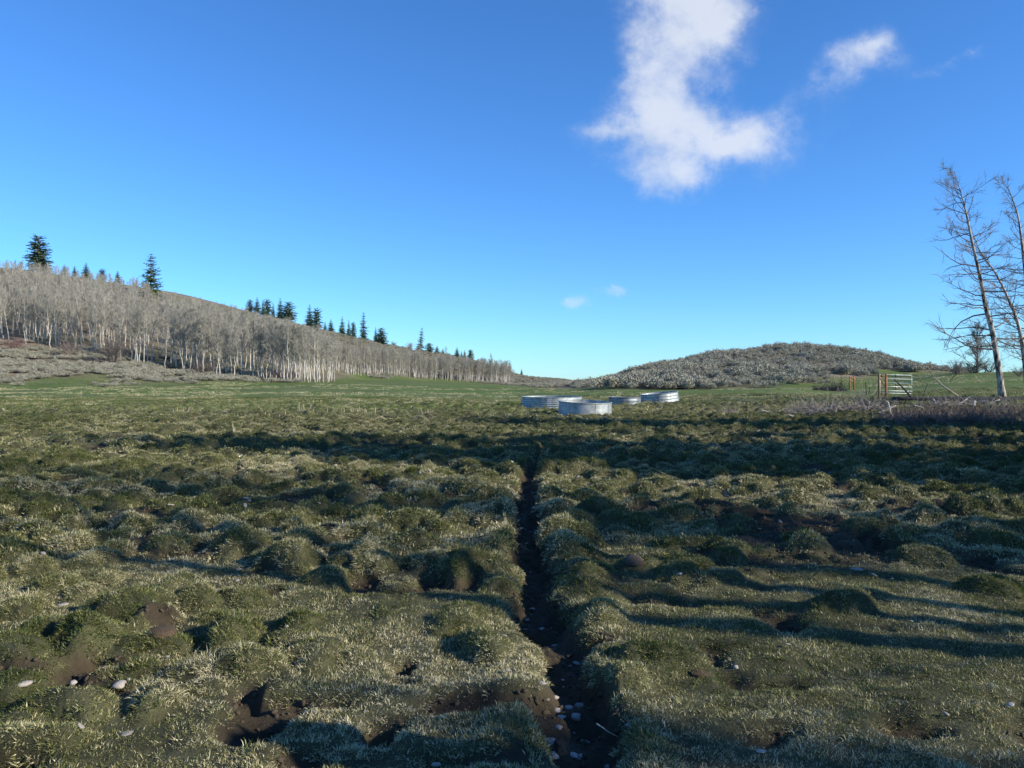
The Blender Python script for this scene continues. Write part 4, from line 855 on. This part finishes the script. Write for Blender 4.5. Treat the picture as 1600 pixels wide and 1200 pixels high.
def brush(name, label, u0, u1, Y0, Y1, hmax, n, mat, up, seed, cat='brush', tr=.006, L=(.5, 1.3)):
    rng = np.random.default_rng(seed); c = on_ground((u0 + u1) / 2, (Y0 + Y1) / 2); m = MB(); A, B, R = [], [], []
    for i in range(n):
        Y = rng.uniform(Y0, Y1); u = rng.uniform(u0, u1); X = (u - 800) / F * Y; q = .35 + .65 * float(vnoise(X, Y, 1.1, seed)); e = min((u - u0), (u1 - u)) / (u1 - u0); q *= min(1, .25 + 4 * e)
        p = np.array([X, Y, gz(X, Y) + rng.random() ** 2 * hmax * q * .7]); az = rng.uniform(0, 6.283); el = rng.normal(up, .45); d = np.array([math.cos(az) * math.cos(el), math.sin(az) * math.cos(el), math.sin(el)]); l = rng.uniform(*L) * q
        pts = curve_to(p, d, l, 4, rng, .18, -.04 if up > .5 else 0); pts[:, 2] = np.maximum(pts[:, 2], ground_z(pts[:, 0], pts[:, 1]) + .01); m.tube(pts - c, np.linspace(tr * rng.uniform(.8, 1.8), tr * .5, 5), 3, False)
        for k in range(4):
            j = int(rng.integers(1, 4)); A.append(pts[j] - c); B.append(pts[j] - c + unit(pts[j] - pts[j - 1] + rng.normal(0, .25, 3)) * l * .32)
    m.cones(A, B, tr * .7); o = obj(name, m.mesh(name), M[mat], None, c); return tag(o, label, cat)
brush('bramble_thicket', 'large tangled thicket of dry grey brambles before the fallen log', 1365, 1560, 24.6, 31, .38, 2100, 'bramble', .8, 31, L=(.3, .8))
brush('bramble_thicket', 'dark tangle of brush at the right frame edge below the log', 1535, 1640, 24.3, 33, .3, 800, 'shrub', .6, 32, L=(.3, .75))
brush('brush_pile', 'long low windrow of dead grey branches left of the bramble thicket', 1225, 1400, 32.5, 36.5, .42, 620, 'grey_wood', .25, 33, L=(.5, 1.6), tr=.009)
brush('brush_pile', 'low heap of dark branches left of the small far wooden brace', 1272, 1322, 73, 77, .5, 260, 'dark_wood', .3, 34, L=(.8, 2.2), tr=.016)
brush('brush_pile', 'dark scattered branch litter between the gate and the fallen log', 1340, 1420, 38, 43, .25, 240, 'dark_wood', .15, 35, L=(.5, 1.4), tr=.010)
brush('brush_pile', 'small clump of broken twigs in the pasture left of the windrow', 1126, 1154, 35.3, 36.3, .25, 110, 'grey_wood', .5, 36, L=(.3, .8))
brush('brush_pile', 'pale branch litter under the fallen log behind the brambles', 1420, 1600, 35, 40.5, .22, 420, 'grey_wood', .15, 37, L=(.4, 1.1), tr=.010)
STK = [([(1252, 655.5), (1272, 651)], 30.5, .045, 'bleached', 'straight bleached stick on the grass below the windrow', 0),
       ([(1346, 661), (1362, 662.5), (1376, 664.5)], 28, .04, 'bleached', 'pale bleached stick on the ground left of the bramble thicket', 0),
       ([(1253, 645), (1262, 644), (1266, 640), (1278, 638)], 34, .04, 'bleached', 'crooked bleached branch at the left of the windrow', 1),
       ([(1190, 641), (1202, 644)], 35, .025, 'bleached', 'short curved pale twig at the left tip of the windrow', 0),
       ([(1225, 637.5), (1240, 645)], 34.5, .025, 'grey_wood', 'thin pale branch leaning in the left part of the windrow', 1),
       ([(1376, 644), (1400, 634)], 31, .03, 'bleached', 'thin bleached stick slanting up at the left edge of the brambles', 0),
       ([(1386, 627), (1391, 640), (1398, 660)], 29, .035, 'bleached', 'long pale pole leaning steeply at the left edge of the brambles', 0),
       ([(1484, 639), (1497, 632), (1512, 623)], 36, .045, 'bleached', 'bleached branch leaning against the middle of the fallen log', 1),
       ([(1542, 632), (1562, 624)], 37, .04, 'bleached', 'pale branch leaning on the log near the leaning aspen', 0),
       ([(1432, 631), (1441, 634), (1446, 640)], 34, .03, 'bleached', 'arched bleached branch above the left of the brambles', 0),
       ([(1547, 638.5), (1563, 637.5)], 35, .05, 'bleached', 'short thick bleached stick lying right of the brambles', 0),
       ([(1514, 639), (1528, 641)], 34, .035, 'bleached', 'pale stick lying behind the right part of the brambles', 0),
       ([(1433, 649), (1454, 646), (1474, 645), (1492, 645)], 29.5, .05, 'bleached', 'long grey-white branch lying on top of the brambles', 1),
       ([(1590, 667), (1600, 665)], 28, .04, 'bleached', 'pale stick end at the right frame edge in the brush', 0),
       ([(1568, 675), (1577, 674.5)], 26, .04, 'bleached', 'small pale stick on the grass below the right-hand brush', 0),
       ([(763, 681.5), (778, 683), (813, 680.5)], 22.6, .035, 'bleached', 'pale weathered pole lying in the shaded hummocks left of the tanks', 0),
       ([(1012, 1126), (1040, 1149)], 3.6, .004, 'stalk', 'single thin straw stem lying right of the trench', 0)]
STK[-1] = ([(932, 1094), (968, 1117)], 3.75, .004, 'stalk', 'single thin straw stem lying on the right bank of the trench', 0)
for (pix, Y, r, mt, lab, fk) in STK: stick(pix, Y, r, mt, lab, 'branch' if r > .01 else 'straw_stem', forks=fk)
def stalks(u, Y, n, w, h, label):
    rng = np.random.default_rng(int(u)); c = on_ground(u, Y); m = MB()
    for i in range(n):
        x, y = rng.normal(0, w / 2), rng.normal(0, .25); z = gz(c[0] + x, c[1] + y) - c[2]; m.tube(curve_to([x, y, z - .03], [rng.normal(0, .12), rng.normal(0, .12), 1], h * rng.uniform(.4, 1.1), 3, rng, .07, 0), [.011, .009, .008, .004], 4)
    o = obj('dead_stalks', m.mesh('dead_stalks'), M['stalk'], None, c); tag(o, label, 'dead stalks')
stalks(558, 38, 26, 1.1, .45, 'widest clump of upright dead straw stalks in the mid pasture')
stalks(476, 37, 9, .35, .5, 'small tall clump of dead stalks left of the widest clump')
stalks(418, 34, 8, .7, .25, 'short sparse dead stalks in pasture at the shade edge, third clump leftward')
stalks(284, 38, 6, .4, .35, 'tiny clump of dead stalks at left of the pasture')
stalks(668, 35.5, 7, .3, .3, 'small twiggy dead stalks between the widest clump and the tanks')
stalks(365, 21.5, 3, .15, .45, 'two or three thin dead stalks standing in the shaded hummocks')
stalks(1395, 28.5, 9, .6, .5, 'pale dead stalks rising before the left end of the brambles')

# ------------------------------------------------------------------ stones, clods, bits
def stone_mesh(seed, flat):
    rng = np.random.default_rng(seed); n, k = 9, 5; v = [[0, 0, 1]]; f = rng.uniform(.8, 1.2, (k, n)); out = rng.uniform(.75, 1.2, n)
    for i in range(1, k):
        ph = math.pi * i / k
        for j in range(n): th = 6.283 * j / n; v.append([math.sin(ph) ** .7 * math.cos(th) * out[j] * f[i, j], math.sin(ph) ** .7 * math.sin(th) * out[j] * f[i, j], math.cos(ph)])
    v.append([0, 0, -1]); v = np.array(v) * [1, 1, flat]; t, q = [], []
    for j in range(n): t.append((0, 1 + j, 1 + (j + 1) % n)); b = 1 + (k - 2) * n; t.append((len(v) - 1, b + (j + 1) % n, b + j))
    for i in range(k - 2):
        for j in range(n): a = 1 + i * n; q.append((a + j, a + n + j, a + n + (j + 1) % n, a + (j + 1) % n))
    m = MB(); m.add(v, t, q); return m.mesh('stone', True)
STN = [stone_mesh(800 + i, [.18, .25, .35, .5, .6, .22][i]) for i in range(6)]
def stone(u, v, wpx, label, k=0, mat='stone', name='stone', cat='stone', group=None, zs=1.0):
    Y = EYE * F / (v - HOR)
    for _ in range(8): X = (u - 800) / F * Y; Y = (EYE - gz(X, Y)) * F / (v - HOR)
    X = (u - 800) / F * Y; me = STN[k % 6]
    if mat != 'stone': me = me.copy(); me.materials.clear()
    o = obj(name, me, M[mat], None, (X, Y, gz(X, Y) + .001)); s = wpx / F * Y / 2; o.scale = (s, s * .9, s * zs); o.rotation_euler = (0, 0, u * .37 + v); return tag(o, label, cat, group)
TRS = [(862, 1160, 30, 'largest pale flat stone in the trench mud near the bottom frame edge'), (866, 1184, 30, 'pale flat stone at the very bottom of the trench'), (888, 1108, 22, 'pale flat stone in the middle of the near trench'), (905, 1104, 16, 'small flat stone right of the middle one in near trench'),
       (900, 1137, 18, 'pale chipped stone in the trench below the middle pair'), (876, 1122, 18, 'thin pale stone left in the trench below the middle one'), (908, 1087, 16, 'pale flat stone at right of the trench, uppermost of the near ones'), (910, 1182, 14, 'small pale stone right in the trench at the bottom'),
       (985, 1134, 14, 'small white stone on the right bank of the trench'), (965, 1180, 20, 'bluish stone in shade on the right bank near the bottom'), (868, 1000, 16, 'pale stone in the trench where it narrows'), (846, 1072, 16, 'small stone on the left side of the trench'), (903, 1000, 18, 'stone in the dark hollow right of the trench'),
       (48, 983, 18, 'upright pale stone at the left frame edge among tussocks'), (36, 1062, 22, 'pale stone in the mud patch at left'), (186, 1067, 22, 'grey stone at the right end of the mud patch'), (201, 1056, 10, 'small tan stone by the grey one at the mud patch'), (196, 1148, 22, 'pale tan stone in the grass at lower left'), (98, 945, 18, 'flat grey stone by the dark hollow at left'),
       (232, 1078, 10, 'small white stone in the grass right of the mud patch'), (152, 1000, 20, 'white flat stone between tussocks at left'), (370, 908, 10, 'small white stone by the long shadow, left'), (650, 890, 14, 'white flat stone in straw grass left of the trench'), (1340, 890, 20, 'white chips in the hollow behind a big tussock at right'),
       (782, 887, 12, 'pale stone on the left lip of the trench'), (1195, 678, 9, 'white angular stone among the hummocks right of the tanks'), (372, 890, 9, 'tiny pale stone above the long left shadow'), (1150, 1043, 10, 'tiny white stone in the shaded turf at right')]
for i, (u, v, w, lab) in enumerate(TRS): stone(u, v, w, lab, i)
for i in range(46):                          # small bits along the trench floor
    Y = 3.4 + 12 * RNG.random() ** 1.5; X = float(np.interp(Y, TR_Y, TR_X)) + RNG.normal(0, .07); o = obj('stone', STN[i % 6], M['stone'], None, (X, Y, gz(X, Y))); s = RNG.uniform(.010, .026); o.scale = (s, s, s); o.rotation_euler = (0, 0, i)
    tag(o, 'tiny pale pebble on the dark floor of the trench', 'stone', 'pebbles on the trench floor')
stone(250, 1008, 52, 'flat brown dried cow pat among tussocks at left', 1, 'clod', 'cow_pat', 'cow pat', zs=1.2)
stone(990, 893, 34, 'crumbly brown dirt clod right of the trench', 4, 'dirt_clod', 'dirt_clod', 'clod', zs=1.0)
stone(1092, 1040, 34, 'flat brown dung patch in the shaded turf right of trench', 0, 'clod', 'cow_pat', 'cow pat')
stone(911, 677, 10, 'small pale blue-grey plastic jug lying in the hummocks below tanks', 3, 'plastic', 'plastic_jug', 'jug', zs=1.3)
stone(1386, 628.5, 12, 'crumpled blue tarp scrap in the branch litter by the gate', 3, 'blue', 'tarp_scrap', 'tarp')
def litter():
    rng = np.random.default_rng(17); X, Y, _ = field_points(3, 40, 1.7, 18); k = (rng.random(len(X)) < (.25 + .75 * sstep(.45, .7, vnoise(X, Y, 1.5, 19)))); X, Y = X[k], Y[k]; n = len(X)
    s = rng.uniform(.006, .02, n) * (1 + Y / 25); scatter('litter', np.stack([X, Y, ground_z(X, Y) + .02], -1), np.stack([rng.normal(0, .3, n), rng.normal(0, .3, n), rng.uniform(0, 6, n)], -1), np.stack([s * rng.uniform(.8, 2, n), s, s], -1), rng.integers(0, 6, n), rng.random(n), STN, 'tiny pale stones and wood chips littering the pasture', 'litter', M['stone'])
litter()
def crumbs():
    """loose soil crumbs in the trench and the mud, and pale chips round the brush"""
    rng = np.random.default_rng(27); X, Y, _ = field_points(2.8, 13, 420, 28); k = ras(RM, X, Y) > .45; X, Y = X[k], Y[k]; n = len(X)
    mud = mat_noise('soil_crumb', (.045, .034, .022), (.085, .066, .045), 9, .95); src = []
    for i in range(4): m = stone_mesh(850 + i, .7); m.materials.append(mud); src.append(m)
    s = rng.exponential(.007, n).clip(.003, .016)
    scatter('soil_crumbs', np.stack([X, Y, ground_z(X, Y) + s * .2], -1), rng.uniform(0, 6, (n, 3)), np.stack([s * 1.2, s, s], -1), rng.integers(0, 4, n), rng.random(n), src, 'loose dark soil crumbs in the trench and mud patches', 'soil', mud)
    u = rng.uniform(1180, 1640, 420); Y = rng.uniform(23, 38, 420); X = (u - 800) / F * Y; n = len(X); s = rng.exponential(.03, n).clip(.012, .10); z = ground_z(X, Y) + np.where((u > 1370) & (Y > 28), rng.uniform(.0, .35, n), .01)
    scatter('wood_chips', np.stack([X, Y, z], -1), rng.uniform(-.5, .5, (n, 3)) * [1, 1, 12], np.stack([s * rng.uniform(1, 4, n), s * .7, s * .7], -1), rng.integers(0, 6, n), rng.random(n), STN, 'pale wood chips and pebbles caught in and around the brush', 'wood chips', M['stone'])
crumbs()
